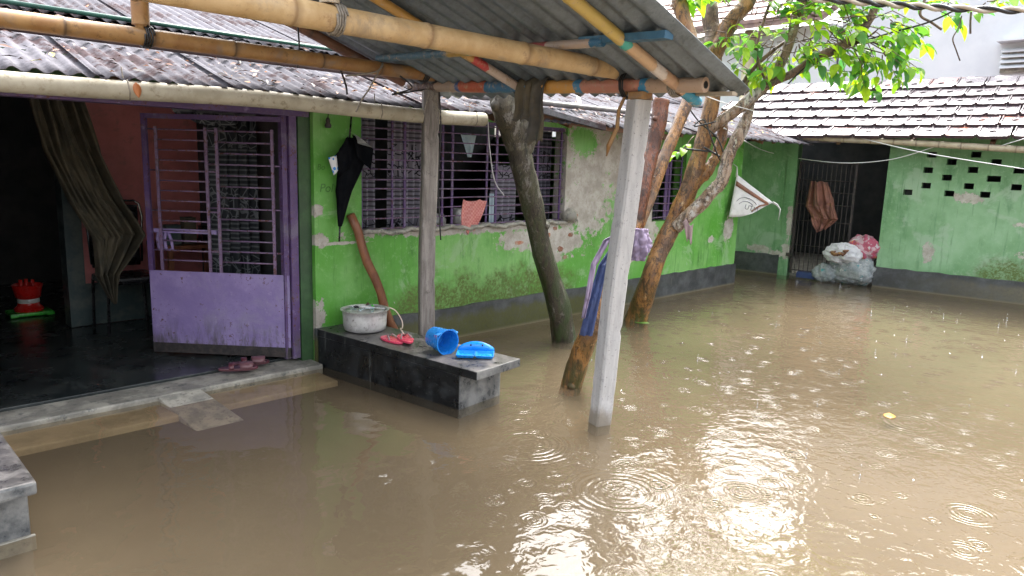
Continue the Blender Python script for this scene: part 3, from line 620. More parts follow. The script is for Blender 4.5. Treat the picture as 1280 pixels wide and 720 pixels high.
plinth(lambda u, d, z: RP(u, .02 - d, z), -1.5, -.165, .3, 14, MAT['plinth'], outb, 10)
for (a, b, c, d) in ((-1.5, 6.5, -3.3, -3.2), ):
    g = MB(); g.hexa([RP(a, c, -.3), RP(b, c, -.3), RP(b, d, -.3), RP(a, d, -.3), RP(a, c, 2.1), RP(b, c, 2.1), RP(b, d, 2.1), RP(a, d, 2.1)]); g.build('rear_wall', MAT['roomdark'], outb)
for s in (-1.5, 1.42, 6.4):
    g = MB(); g.hexa([RP(s, -3.19, -.3), RP(s + .1, -3.19, -.3), RP(s + .1, -.14, -.3), RP(s, -.14, -.3), RP(s, -3.19, 2.1), RP(s + .1, -3.19, 2.1), RP(s + .1, -.14, 2.1), RP(s, -.14, 2.1)]); g.build('partition', MAT['roomdark'], outb)
g = MB(); g.hexa([RP(-1.4, -3.19, -.3), RP(6.4, -3.19, -.3), RP(6.4, -.02, -.3), RP(-1.4, -.02, -.3), RP(-1.4, -3.19, .03), RP(6.4, -3.19, .03), RP(6.4, -.15, .03), RP(-1.4, -.15, .03)]); g.build('doorstep', MAT['cement'], outb)
# iron gate leaf
g = MB()
for (a, b) in ((0., .03), (.78, .81)): g.hexa([RP(a, -.03, .05), RP(b, -.03, .05), RP(b, -.06, .05), RP(a, -.06, .05), RP(a, -.03, 1.72), RP(b, -.03, 1.72), RP(b, -.06, 1.72), RP(a, -.06, 1.72)])
gate = g.build('gate', MAT['rust'], outb)
for k in range(11):
    b = MB(); s = .07 + k * .065; b.tube([RP(s, -.045, .06), RP(s, -.045, 1.7)], .006, 5); b.build('bar', MAT['rust'], gate)
for z in (.1, .48, .85, 1.1, 1.28, 1.45, 1.7):
    b = MB(); b.tube([RP(.02, -.035, z), RP(.79, -.035, z)], .007, 5); b.build('rail', MAT['rust'], gate)
g = MB(); g.obox(RP(.0, .0, .33), (.03, 0, 0), (0, .05, 0), (0, 0, .025)); g.build('hinge', MAT['rust'], gate)
# eave beam of bamboo, slightly sagging to the right
bbuild(bamboo([RP(.15, .36, 2.05), RP(1.6, .36, 1.985), RP(2.8, .36, 1.915), RP(6.4, .36, 1.87)], .042, .45, 12, taper=0.), 'eave_beam', MAT['bamboo_grey'], outb)
# tile roof, tile by tile
TS = math.tan(math.radians(25.5)); tdir = (-rn + Vector((0, 0, TS))).normalized(); tn = ra.cross(tdir)
if tn.z < 0: tn = -tn
g = MB()
for s in np.arange(-1.2, 6.5, .9): g.beam(RP(s, .32, 1.985), RP(s, -1.75, 1.985 + 2.07 * TS), .05, .06)
g.beam(RP(-1.4, -1.78, 2.93), RP(6.4, -1.78, 2.93), .06, .08)
troof = g.build('roof', MAT['bamboo_brown'], outb)
TW, TL, EXP = .355, .43, .355
def tile_mesh():
    g = MB(); prof = [(-.5, .0), (-.485, .020), (-.45, .022), (-.43, .003), (-.2, .0), (.0, .001), (.2, .0), (.43, .001), (.45, .012), (.5, .013)]
    ys = [(0, -.0), (.02, .004), (.5, .0), (1, 0.)]; n = len(prof)
    top = [(px * TW * .965, py * TL, h + d + (.006 if py < .05 else 0)) for (py, d) in ys for (px, h) in prof]
    bot = [(x, y, z - .040) for (x, y, z) in top]
    F = []
    for i in range(len(ys) - 1):
        for j in range(n - 1): F.append((i * n + j, i * n + j + 1, (i + 1) * n + j + 1, (i + 1) * n + j))
    k = len(top); B = [tuple(q + k for q in f[::-1]) for f in F]
    E_ = [(j, j + k, j + 1 + k, j + 1) for j in range(n - 1)] + [(i * n, (i + 1) * n, (i + 1) * n + k, i * n + k) for i in range(len(ys) - 1)] + [(i * n + n - 1, i * n + n - 1 + k, (i + 1) * n + n - 1 + k, (i + 1) * n + n - 1) for i in range(len(ys) - 1)]
    g.add(top + bot, F + B + E_)
    # raised nib in the middle of the tile
    g.obox((-.02, TL * .42, .014), (.03, .014, 0), (-.006, .012, 0), (0, 0, .006))
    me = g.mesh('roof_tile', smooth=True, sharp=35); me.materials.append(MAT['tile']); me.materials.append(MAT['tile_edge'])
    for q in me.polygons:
        if q.normal.z < .5: q.material_index = 1      # shade between courses painted dark on rims and undersides
    return me
TM = tile_mesh(); RB = Matrix([[ra.x, tdir.x, tn.x], [ra.y, tdir.y, tn.y], [ra.z, tdir.z, tn.z]])
r = random.Random(77)
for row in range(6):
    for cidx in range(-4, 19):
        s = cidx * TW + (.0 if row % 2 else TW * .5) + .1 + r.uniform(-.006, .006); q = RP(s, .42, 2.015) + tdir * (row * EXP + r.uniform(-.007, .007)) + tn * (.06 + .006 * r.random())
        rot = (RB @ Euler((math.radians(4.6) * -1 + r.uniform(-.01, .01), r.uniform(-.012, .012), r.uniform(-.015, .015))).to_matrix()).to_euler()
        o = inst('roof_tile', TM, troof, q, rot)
# the far slope and the ridge tiles
for cidx in range(-4, 19):
    q = RP(cidx * TW, -1.70, 2.985); g = MB(); rad = .1
    prof = [(rad * math.cos(a) * 1.1, rad * math.sin(a) * .8) for a in np.linspace(math.pi, 0, 8)]; vs = []
    for e, sc in ((-.02, 1.), (.02, 1.1), (TW, .95)):
        vs += [q + ra * e + rn * (a * sc) + Vector((0, 0, b * sc - .05)) for a, b in prof]
    g.add(vs, [(i * 8 + j, i * 8 + j + 1, (i + 1) * 8 + j + 1, (i + 1) * 8 + j) for i in range(2) for j in range(7)]); g.build('ridge_tile', MAT['tile'], troof, smooth=True, solid=.015)
bd_ = (rn + Vector((0, 0, TS))).normalized()
corr_sheet('rear_slope', MAT['brownroof'], troof, RP(-1.5, -3.6, 2.985 - 1.9 * TS), ra, bd_, 8, 1.9 / math.cos(math.atan(TS)), .3, .02, 3, 6)

# ================================================================= NEIGHBOURS BEHIND
wb = thing('white_building', (14.6, 3, 0), 'tall white washed building rising behind the tile roof', 'building')
g = MB(); g.box((14.6, -12, -.2), (20, 5.9, 6.6)); g.build('wall', MAT['white'], wb)
g = MB(); g.box((14.45, -12, 6.601), (20.1, 6.0, 6.8)); g.build('roof_slab', MAT['cement'], wb)
lz = PX(1262, 66, 14.55); lv = MB(); lv.box((14.53, lz.y - .9, lz.z - .32), (14.598, lz.y + .1, lz.z + .06)); vent = lv.build('vent', MAT['cement'], wb)
for k in range(4):
    g = MB(); z = lz.z - .26 + k * .085; g.hexa([(14.44, lz.y - .9, z), (14.529, lz.y - .9, z + .05), (14.529, lz.y + .1, z + .05), (14.44, lz.y + .1, z), (14.44, lz.y - .9, z + .02), (14.529, lz.y - .9, z + .07), (14.529, lz.y + .1, z + .07), (14.44, lz.y + .1, z + .02)]); g.build('slat', MAT['white'], vent)
g = MB(); g.box((14.3, lz.y - .95, lz.z + .16), (14.6, lz.y + .16, lz.z + .19)); g.build('shade_slab', MAT['white'], wb)
nb_ = thing('neighbour_house', (14.3, 8, 0), 'pale neighbouring house with brown tile eave behind the guava branches', 'house')
g = MB(); g.box((14.3, 5.95, -.2), (20, 13, 4.35)); g.build('wall', MAT['white'], nb_)
g = MB(); g.hexa([(13.7, 5.9, 4.3), (20, 5.9, 7.3), (20, 13.4, 7.3), (13.7, 13.4, 4.3), (13.7, 5.9, 4.42), (20, 5.9, 7.42), (20, 13.4, 7.42), (13.7, 13.4, 4.42)]); rf = g.build('roof', MAT['brownroof'], nb_)
for k in range(6):
    x0 = 13.68 + k * .45; g = MB(); zc = 4.42 + (x0 - 13.7) * 3 / 6.3; g.hexa([(x0, 5.88, zc - .02), (x0 + .5, 5.88, zc + .21), (x0 + .5, 13.42, zc + .21), (x0, 13.42, zc - .02), (x0, 5.88, zc + .05), (x0 + .5, 5.88, zc + .25), (x0 + .5, 13.42, zc + .25), (x0, 13.42, zc + .05)]); g.build('tile_course', MAT['brownroof'], rf)
pp = PX(936, 70, 14.2); g = MB(); g.tube([(14.18, pp.y, -.1), (14.18, pp.y, 4.35)], .11, 12); g.build('downpipe', MAT['cream'], nb_, smooth=True)

# ================================================================= SHELTER (posts, bamboo, tin)
shel = thing('bamboo_shelter', (3.45, 3.5, 0), 'open lean-to of two posts and bamboo poles carrying a tin roof', 'shelter')
def sqpost(b, t, hw_, name, m, twist=0., bev=.01, seed=1):
    b, t = Vector(b), Vector(t); r = random.Random(seed); cs = []; ch = .2
    for (x, y) in ((-1, -1 + ch), (-1 + ch, -1), (1 - ch, -1), (1, -1 + ch), (1, 1 - ch), (1 - ch, 1), (-1 + ch, 1), (-1, 1 - ch)):
        cs.append((hw_ * (x * math.cos(twist) - y * math.sin(twist)), hw_ * (x * math.sin(twist) + y * math.cos(twist))))
    n = 60; vs = []; fs = []
    for i in range(n + 1):
        q = i / n; c = b.lerp(t, q) + Vector((mnoise.noise(Vector((q * 3, seed, 0))), mnoise.noise(Vector((q * 3, seed, 7))), 0)) * .008
        for k, (x, y) in enumerate(cs):
            f = 1 - max(0, mnoise.noise(Vector((q * 26, k // 2 * 9.1, seed))) - .25) * .35; vs.append(c + Vector((x * f, y * f, 0)))
    for i in range(n): fs += [(i * 8 + k, i * 8 + (k + 1) % 8, i * 8 + 8 + (k + 1) % 8, i * 8 + 8 + k) for k in range(8)]
    fs += [tuple(range(8))[::-1], tuple(range(n * 8, n * 8 + 8))]
    g = MB(); g.add(vs, fs); return g.build(name, m, shel, smooth=True, sharp=25)
sqpost((3.44, 4.40, -.3), (3.455, 4.385, 2.09), .058, 'post', MAT['post_old'], -.48)
sqpost((3.43, 2.655, -.3), (3.45, 2.485, 1.955), .055, 'post', MAT['post_new'], -.33)
g = MB(); g.box((3.40, 2.43, 1.957), (3.50, 2.53, 2.0)); g.build('spacer', MAT['bamboo_dark'], shel, bevel=.006)
eb = painted_pole('painted_eave_pole', [(-9, (.42, .30, .22)), (2.42, (.05, .24, .42)), (2.47, (.46, .20, .14)), (2.9, (.06, .22, .38)), (2.95, (.55, .28, .07)), (3.35, (.05, .14, .24)), (3.75, (.42, .10, .05)), (4.02, (.05, .10, .24)), (4.06, (.34, .26, .20)), (4.3, (.10, .07, .06))], 'y')
E0, E1 = Vector((3.45, 4.62, 2.135)), Vector((3.45, 2.07, 2.02))
bbuild(bamboo([E0, E0.lerp(E1, .5) - Vector((0, 0, .01)), E1], .041, .42, 31), 'eave_pole', eb, shel)
g = MB(); g.tube([E1 + Vector((0, -.003, 0)), E1 + Vector((0, .02, 0))], .02, 10); g.build('pole_hollow', MAT['wire_black'], shel)
bbuild(bamboo([(-.7, 2.63, 2.125), (3.66, 2.63, 2.125)], .053, .62, 7, n=16), 'tie_pole', MAT['bamboo'], shel)
bbuild(bamboo([(-.7, 4.3, 2.19), (3.44, 4.3, 2.19)], .046, .48, 8, n=16), 'tie_pole', MAT['bamboo_dark'], shel)
kp = PY(175, 10, 4.3).x; bbuild(bamboo([(kp, 4.3, 2.25), (kp, 4.3, 2.78)], .046, .5, 3), 'king_post', MAT['bamboo_dark'], shel)
g = MB(); g.tube([(kp, 4.3, 2.28), (kp, 4.3, 2.22)], [.046, .02], 10); g.build('king_post_foot', MAT['bamboo_dark'], shel)
kq = PY(412, 4, 2.63).x; bbuild(bamboo([(kq, 2.63, 2.18), (kq, 2.63, 2.72)], .04, .5, 4), 'king_post', MAT['bamboo_grey'], shel)
SR = .33
def sz(X, Y): return 2.055 + .032 * (Y - 1.9) - SR * (X - 3.45)     # underside plane of the yard-side slope
def rafter(Y0, r_, m, X0=3.5, X1=1.4, name='rafter', seed=0, Y1=None):
    Y1 = Y0 if Y1 is None else Y1
    return bbuild(bamboo([(X0, Y0, sz(X0, Y0) - r_ - .012), (X1, Y1, sz(X1, Y1) - r_ - .012)], r_, .4, seed), name, m, shel)
rA = painted_pole('painted_rafter_red', [(-9, (.46, .26, .07)), (3.02, (.48, .05, .05)), (3.14, (.52, .42, .36))], 'x')
rB = painted_pole('painted_rafter_blue', [(-9, (.50, .36, .10)), (2.92, (.06, .36, .30)), (2.98, (.52, .34, .20)), (3.2, (.56, .50, .46)), (3.3, (.45, .28, .18)), (3.5, (.02, .24, .38))], 'x')
rafter(3.44, .028, rA, 3.48, seed=4); rafter(2.24, .032, rB, 3.66, seed=5); rafter(4.52, .035, MAT['bamboo_brown'], 3.3, seed=6)
pB = painted_pole('painted_purlin', [(-9, (.03, .12, .22)), (2.42, (.38, .30, .25)), (2.72, (.30, .06, .06)), (3.1, (.05, .22, .16)), (3.36, (.34, .22, .06)), (3.55, (.06, .12, .16))], 'y')
bbuild(bamboo([(2.93, 4.3, sz(2.93, 4.3) - .05), (2.93, 2.35, sz(2.93, 2.35) - .05)], .024, .4, 41), 'purlin', pB, shel)
g = MB(); g.beam((2.95, 2.5, sz(2.95, 2.5) - .03), (2.95, 1.98, sz(2.95, 1.98) - .03), .07, .035); g.build('purlin_plank', simple('old_blue_plank', (.03, .10, .17), (.05, .15, .24), .6, 9), shel)
# tin sheets: yard side slope and the far slope beyond the ridge
yy = 1.93; k = 0
while yy < 4.2:
    corr_sheet('roof_sheet', MAT['sheet_under'], shel, (3.66 + rng.uniform(-.015, .015), yy, sz(3.66, yy) + .008 * (k % 2)), (0, 1, .032), (-1, 0, SR), .92, 2.32, pitch=.125, amp=.021, seed=80 + k)
    yy += .85; k += 1
g = MB(); g.beam((3.62, 2.35, 1.995), (3.6, 1.98, 1.985), .05, .02); g.build('eave_strip', MAT['bamboo_grey'], shel)
# rear support of the shelter, left of the picture
sqpost((-.55, 4.35, -.3), (-.55, 4.35, 2.14), .055, 'post', MAT['post_old'], .2); sqpost((-.55, 2.55, -.3), (-.55, 2.55, 2.07), .055, 'post', MAT['post_old'], .2)
# lashings
def lash(c, axis, r_, n=3, seed=0, m='rope'):
    rr = random.Random(seed); axis = Vector(axis).normalized(); u = axis.cross(Vector((.3, .2, 1))).normalized(); v = axis.cross(u); pts = []
    for i in range(n * 10 + 1):
        a = i / 10 * 2 * math.pi; pts.append(Vector(c) + axis * (.012 * i / 10 + rr.uniform(-.003, .003)) + (u * math.cos(a) + v * math.sin(a)) * r_)
    g = MB(); g.tube(pts, .005, 5); return g.build('lashing', MAT[m], shel, smooth=True)
lash((3.40, 4.3, 2.19), (1, 0, 0), .055, 3, 1, 'wire_black'); lash((3.45, 2.55, 2.04), (0, 1, 0), .075, 3, 2, 'wire_black'); lash((3.56, 2.63, 2.125), (1, 0, 0), .06, 3, 3, 'wire_black')
for i_, (xx, yy_, zz, rr_) in enumerate(((3.47, 3.44, 2.085, .06), (3.47, 2.24, 2.03, .062), (3.3, 4.3, 2.19, .054), (3.62, 2.63, 2.125, .058), (kp, 4.3, 2.19, .056), (kq, 2.63, 2.125, .06))): lash((xx, yy_, zz), (0, 1, 0) if i_ < 2 else (1, 0, 0), rr_, 4, 20 + i_, 'rope' if i_ % 2 else 'wire_black')
r = random.Random(3)
for k in range(7):   # loose straw and string ends at the left post head
    p = Vector((3.42 + r.uniform(-.05, .05), 4.33 + r.uniform(-.03, .03), 2.12)); g = MB(); g.tube([p, p + Vector((r.uniform(-.06, .02), r.uniform(-.08, 0), -.06)), p + Vector((r.uniform(-.08, .06), -.05 - r.uniform(0, .03), -.12 - r.uniform(0, .2)))], .004, 4); g.build('loose_string', MAT['rope'], shel)
p = Vector((3.44, 2.56, 2.02)); g = MB(); g.tube([p, p + Vector((-.05, .02, -.12)), p + Vector((-.03, .04, -.22)), p + Vector((-.06, .07, -.32)), p + Vector((-.05, .09, -.38))], [.008, .01, .012, .014, .004], 6); g.build('loose_string', MAT['bamboo_dark'], shel)
def wire(name, pts, r_, m, label, cat='wire', n=5, sub=6):
    pts = [Vector(p) for p in pts]; out = []
    for i in range(len(pts) - 1):
        p0, p1, p2, p3 = pts[max(i - 1, 0)], pts[i], pts[i + 1], pts[min(i + 2, len(pts) - 1)]
        for k in range(sub):
            t = k / sub; out.append(.5 * ((2 * p1) + (p2 - p0) * t + (2 * p0 - 5 * p1 + 4 * p2 - p3) * t * t + (3 * p1 - p0 - 3 * p2 + p3) * t ** 3))
    out.append(pts[-1]); g = MB(); g.tube(out, r_, n); return tag(g.build(name, MAT[m], smooth=True, loc=out[0]), label, cat)
wire('tie_wire', [PY(432, 95, 4.33), PY(470, 90, 4.2), PY(478, 80, 4.25), PY(462, 110, 4.2), PY(452, 125, 4.3), PY(445, 140, 4.32)], .006, 'rope', 'twisted grey tie wire dangling from the bamboo over the white pipe')
wire('dangling_wire', [PY(500, 95, 4.2), PY(515, 110, 4.2), PY(490, 118, 4.25), PY(530, 112, 4.2)], .006, 'wire_black', 'tangled black wire on the roof edge beside the grey post')
wire('drop_wire', [PY(372, 30, 4.34), PY(374, 60, 4.34), PY(372, 85, 4.36)], .006, 'wire_black', 'short black wire hanging against the tin roof at the bamboo')
wire('stay_wire', [PY(425, 85, 4.3), PY(432, 105, 4.36), PY(434, 118, 4.38)], .007, 'wire_black', 'black strap slanting from bamboo to the roof edge')
wire('rope_end', [PX(549, 112, 3.47), PX(551, 160, 3.5), PX(548, 230, 3.5), PX(551, 300, 3.5)], .006, 'wire_black', 'dark cord hanging straight down along the grey post')
wire('window_string', [PY(610, 152, 4.6), PY(612, 185, 4.62), PY(618, 225, 4.65), PY(630, 244, 4.7)], .005, 'wire_white', 'thin white string hanging in front of the barred window')

# ================================================================= BENCH AND THINGS ON IT
def bench(name, A, B, width, z_top, th, over, label, m, side=1, inset=0.):
    A, B = Vector(A), Vector(B); d = (B - A).normalized(); nn = Vector((d.y, -d.x, 0)) * side
    if True:
        o = thing(name, tuple((A + B) / 2 + nn * width / 2), label, 'bench')
        g = MB(); p = [A, B, B + nn * width, A + nn * width]
        if side > 0: p = p
        g.hexa([v + Vector((0, 0, -.3)) for v in p] + [v + Vector((0, 0, z_top - th - .0005)) for v in p]); g.build('base', m, o, bevel=.008)
        q = [A - nn * inset, B + d * over - nn * inset, B + d * over + nn * (width + .02), A + nn * (width + .02)]
        g = MB(); g.hexa([v + Vector((0, 0, z_top - th)) for v in q] + [v + Vector((0, 0, z_top)) for v in q]); g.build('slab', m, o, bevel=.006, seg=2)
    return o
BZ = .285
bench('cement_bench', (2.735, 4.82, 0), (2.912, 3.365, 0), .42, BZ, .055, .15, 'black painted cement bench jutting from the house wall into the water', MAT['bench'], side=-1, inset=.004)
bench('cement_bench', (.565, 5.0 - .5, 0), (.575, 3.35, 0), .5, .30, .06, .19, 'grey cement bench end with chipped slab at the lower left corner', MAT['bench'], side=1, inset=.0) if False else None
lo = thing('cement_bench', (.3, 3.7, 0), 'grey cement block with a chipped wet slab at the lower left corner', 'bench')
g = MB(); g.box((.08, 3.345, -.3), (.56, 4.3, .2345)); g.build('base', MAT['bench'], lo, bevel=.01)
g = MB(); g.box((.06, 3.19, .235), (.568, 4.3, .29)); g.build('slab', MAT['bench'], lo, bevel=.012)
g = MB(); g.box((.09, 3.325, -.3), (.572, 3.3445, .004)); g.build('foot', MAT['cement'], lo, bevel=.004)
# aluminium pot
pc = Vector((3.0, 4.58, BZ))
pot = thing('cooking_pot', tuple(pc), 'round aluminium pot full of washed utensils on the black bench', 'pot')
g = MB(); g.lathe([(0, .003), (.13, .003), (.155, .015), (.163, .05), (.166, .12), (.168, .155), (.183, .163), (.184, .167), (.166, .166), (.163, .155), (.16, .05), (.15, .02), (0, .015)], pc, 40); g.build('body', MAT['alu'], pot, smooth=True, sharp=60)
r = random.Random(6)
g = MB(); g.lathe([(.0, .150), (.1, .150), (.145, .157), (.148, .160), (.1, .154), (0, .153)], pc, 30); tag(g.build('plate', MAT['alu'], smooth=True, loc=pc), 'shallow steel plate lying inside the aluminium pot', 'plate')
for (nm_, col, dx, dy, L, lab) in (('spoon', 'alu', .05, -.02, .2, 'steel spoon lying across the top of the pot'), ('brush', 'blackp', -.01, .05, .1, 'dark scrubbing brush lying in the pot'), ('bottle_cap', 'greenp', .09, .03, .03, 'green plastic cap on top of the pot'), ('brush', 'maroon', .06, .07, .16, 'brown handled brush lying across the pot rim')):
    a = r.uniform(0, 3); p = pc + Vector((dx, dy, .172)); v = Vector((math.cos(a), math.sin(a), .05)) * L / 2
    g = MB(); g.tube([p - v, p - v * .5, p, p + v * .7, p + v], [.006, .007, .008, .016 if nm_ == 'spoon' else .012, .005], 7); tag(g.build(nm_, MAT[col], smooth=True, loc=p), lab, nm_.replace('_', ' '))
net = MB(); r = random.Random(2)
for k in range(14):
    a = r.uniform(0, 6.28); q = r.uniform(0, .11); p = pc + Vector((math.cos(a) * q, math.sin(a) * q, .163)); pts = [p + Vector((r.uniform(-.03, .03), r.uniform(-.03, .03), r.uniform(0, .012))) for _ in range(4)]; net.tube(pts, .004, 4)
tag(net.build('scouring_pad', simple('steel_wool', (.6, .66, .68), (.35, .5, .55), .3, 60, metal=.5), smooth=True, loc=pc), 'crumpled silvery scouring mesh inside the pot', 'scourer')
# pink plastic dustpan-like slippers with a cord
p = PZ(497, 428, BZ)
sl = thing('pink_slippers', tuple(p), 'flat pink slippers with pale straps beside the pot', 'slippers')
def sole(c, a, L, W, z, h):
    g = MB(); t = Vector((math.cos(a), math.sin(a), 0)); b = Vector((-math.sin(a), math.cos(a), 0)); n = 20; ring = []
    for i in range(n):
        q = 2 * math.pi * i / n; wv = W * (1 + .18 * math.cos(q)); ring.append(c + t * (L * math.cos(q)) + b * (wv * math.sin(q)) + Vector((0, 0, z)))
    g.add(ring + [v + Vector((0, 0, h)) for v in ring], [tuple(range(n))[::-1], tuple(range(n, 2 * n))] + [(i, (i + 1) % n, (i + 1) % n + n, i + n) for i in range(n)]); return g
for k, (dx, dy, a) in enumerate(((-.01, .05, 1.55), (.05, -.03, 1.2))):
    c = p + Vector((dx, dy, 0)); s_ = sole(c, a, .125, .052, .002 + .016 * k, .016).build('slipper', MAT['pinkp'], sl, bevel=.004)
    t = Vector((math.cos(a), math.sin(a), 0)); b = Vector((-t.y, t.x, 0)); z0 = .016 + .016 * k
    g = MB()
    for sgn in (-1, 1): g.tube([c + t * .06 + Vector((0, 0, z0)), c + t * .03 + b * sgn * .02 + Vector((0, 0, z0 + .03)), c - t * .03 + b * sgn * .042 + Vector((0, 0, z0))], .006, 6)
    g.build('strap', MAT['rag'], s_, smooth=True)
wire('cream_cord', [pc + Vector((.16, -.03, .165)), pc + Vector((.23, -.06, .14)), pc + Vector((.27, -.1, .06)), pc + Vector((.24, -.15, .012)), pc + Vector((.17, -.22, .03)), pc + Vector((.12, -.3, .04)), pc + Vector((.1, -.37, .02))], .005, 'cord', 'cream cord looping from the pot rim to the pink slippers', 'cord', 6)
# blue mug on its side
mp = PZ(552, 440, BZ); ax = Vector((-.06, -1.0, -.03)).normalized(); MR = .086
mug = thing('blue_mug', tuple(mp), 'blue plastic water mug lying on its side on the bench', 'mug')
Mq = ax.to_track_quat('Z', 'X').to_matrix()
g = MB(); g.lathe([(0, 0), (MR * .8, 0), (MR * .84, .008), (MR, .165), (MR * 1.05, .168), (MR * 1.05, .172), (MR * .96, .172), (MR * .8, .012), (0, .012)], mp + Vector((0, 0, MR * 1.0)) - ax * .1, 36, Mq); bd0 = g.build('body', MAT['blue'], mug, smooth=True, sharp=50)
# pouring lip, on the rim towards the camera
side_ = (Mq @ Vector((1, 0, 0))); lipd = Vector((-.75, 0, .5)); lipd = (lipd - ax * lipd.dot(ax)).normalized(); rc = mp + Vector((0, 0, MR)) - ax * .1 + ax * .168
tl = ax.cross(lipd)
g = MB(); g.add([rc + lipd * MR * .93 + tl * .035 - ax * .0, rc + lipd * (MR * 1.32) + ax * .012, rc + lipd * MR * .93 - tl * .035, rc + lipd * MR * .97 - ax * .07], [(0, 1, 3), (1, 2, 3)]); g.build('lip', MAT['blue2'], mug, solid=.005)
hb = (Vector((.3, .3, .9)) - ax * Vector((.3, .3, .9)).dot(ax)).normalized(); c0 = rc - ax * .04
g = MB(); hd_ = Vector((.85, .2, .35)); hd_ = (hd_ - ax * hd_.dot(ax)).normalized(); g.tube([c0 + hd_ * MR * .95, c0 + hd_ * MR * 1.35, c0 + hd_ * MR * 1.4 - ax * .06, c0 + hd_ * MR * .9 - ax * .09], .009, 8); g.build('handle', MAT['blue'], mug, smooth=True)
# blue soap tray with a scalloped back
tp = PZ(594, 446, BZ); tr = thing('soap_tray', tuple(tp), 'bright blue two compartment soap tray at the outer end of the bench', 'tray')
tu = Vector((.55, -.55, 0)).normalized(); tv = Vector((-tu.y, tu.x, 0))  # along the front / towards the back
def TP(u, v, z): return tp + tu * u + tv * v + Vector((0, 0, z))
for c in (-.064, .064):
    g = MB(); W, D, Hh = .0635, .068, .026
    o_ = [(-W, -D), (W, -D), (W, D), (-W, D)]
    vs = [TP(c + a * .8, b * .8, .004) for a, b in o_] + [TP(c + a, b, Hh) for a, b in o_] + [TP(c + a * .92, b * .92, Hh) for a, b in o_] + [TP(c + a * .74, b * .74, .009) for a, b in o_]
    F = [(3, 2, 1, 0), (12, 13, 14, 15)]
    for q in range(3):
        for i in range(4): F.append((q * 4 + i, q * 4 + (i + 1) % 4, q * 4 + 4 + (i + 1) % 4, q * 4 + 4 + i))
    g.add(vs, F); g.build('compartment', MAT['blue2'], tr, bevel=.006)
g = MB(); n = 18; arc = [(lerp(-.125, .125, i / n), .034 + .05 * max(0, math.sin(math.pi * i / n)) ** .7) for i in range(n + 1)]
vs = [TP(u, .069, .024) for u, z in arc] + [TP(u, .082, z + .004) for u, z in arc]; g.add(vs, [(i, i + 1, i + n + 2, i + n + 1) for i in range(n)]); bk = g.build('back', MAT['blue2'], tr, smooth=True, solid=.006)
for u in (-.035, .045):
    g = MB(); g.tube([TP(u, .068, .062), TP(u, .088, .064)], .006, 8); g.build('hole', MAT['wire_black'], bk)
# stick leaning on the wall
a, b = PY(438, 268, HY - .03), Vector((3.43, 4.70, .02)); g = MB(); r = random.Random(4); pts = [a.lerp(b, i / 9) + Vector((.012 * math.sin(i * 1.7), 0, 0)) for i in range(10)]
g.tube(pts, [.032, .034, .033, .036, .035, .034, .036, .036, .037, .037], 10, rough=.05, seed=3); tag(g.build('wooden_stick', MAT['wood'], smooth=True, loc=b), 'reddish brown wooden stick leaning against the green wall behind the pot', 'stick')

# ================================================================= HANGING THINGS ON THE HOUSE WALL
uc = PY(437, 172, HY - .06); um = thing('umbrella', tuple(uc), 'black folded umbrella hanging upside down on the green wall', 'umbrella')
tip = PY(425, 283, HY - .06); tip2 = PY(424, 302, HY - .06); axd = (tip - uc)
g = MB(); n = 24; prof = [(.0, .02, .03), (.06, .055, .045), (.14, .10, .055), (.24, .115, .06), (.4, .09, .055), (.6, .06, .045), (.8, .034, .03), (.95, .018, .018), (1., .012, .012)]
sd_ = Vector((1, 0, 0)); fw = Vector((0, -1, 0))
vs = []
for (t, a, b) in prof:
    for j in range(n):
        q = 2 * math.pi * j / n; pl = 1 + .16 * math.cos(q * 6 + t * 3)
        vs.append(uc + axd * t + Vector((.045, 0, 0)) * math.sin(math.pi * min(1, t * 2)) + sd_ * (a * pl * math.cos(q)) + fw * (b * pl * math.sin(q)))
g.add(vs, [(i * n + j, i * n + (j + 1) % n, (i + 1) * n + (j + 1) % n, (i + 1) * n + j) for i in range(len(prof) - 1) for j in range(n)]); g.build('canopy', MAT['blackcloth'], um, smooth=True)
# loose flaps of cloth at the open side
for (pp_, m) in (((PY(440, 168, HY - .12), PY(468, 186, HY - .13), PY(462, 212, HY - .12), PY(446, 195, HY - .15)), 'blackcloth'), ((PY(442, 167, HY - .14), PY(466, 184, HY - .15), PY(452, 181, HY - .16), PY(447, 178, HY - .16)), 'greycloth'), ((PY(418, 195, HY - .1), PY(436, 170, HY - .12), PY(440, 205, HY - .14), PY(424, 222, HY - .1)), 'blackcloth')):
    g = MB(); g.grid(lambda u, v: pp_[0].lerp(pp_[1], u).lerp(pp_[3].lerp(pp_[2], u), v) + fw * .012 * math.sin(u * 5 + v * 3), 6, 6); g.build('flap', MAT[m], um, smooth=True, solid=.002)
g = MB(); g.tube([tip + Vector((0, 0, .02)), tip2], .007, 8); g.build('tip', MAT['blackp'], um, smooth=True)
g = MB(); g.tube([uc, PY(438, 160, HY - .05), PY(439, 148, HY - .03), PY(440, 140, HY - .02)], .008, 6); g.build('strap', MAT['blackp'], um, smooth=True)
t = NT('blue_dot_print'); v = t.n('ShaderNodeTexVoronoi'); v.inputs['Scale'].default_value = 34; t.l(t.pos, v.inputs['Vector']); MAT['bluedot'] = t.done(t.bsdf(t.mix(t.ma('LESS_THAN', v.outputs['Distance'], .42), (.62, .64, .66), (.03, .22, .62)), .6))
q4 = (PY(410, 197, HY - .11), PY(421, 194, HY - .12), PY(423, 213, HY - .12), PY(417, 219, HY - .11))
g = MB(); g.grid(lambda u, v: q4[0].lerp(q4[1], u).lerp(q4[3].lerp(q4[2], u), v) + fw * .006 * math.sin(u * 4), 4, 4); g.build('patch', MAT['bluedot'], um, smooth=True, solid=.002)
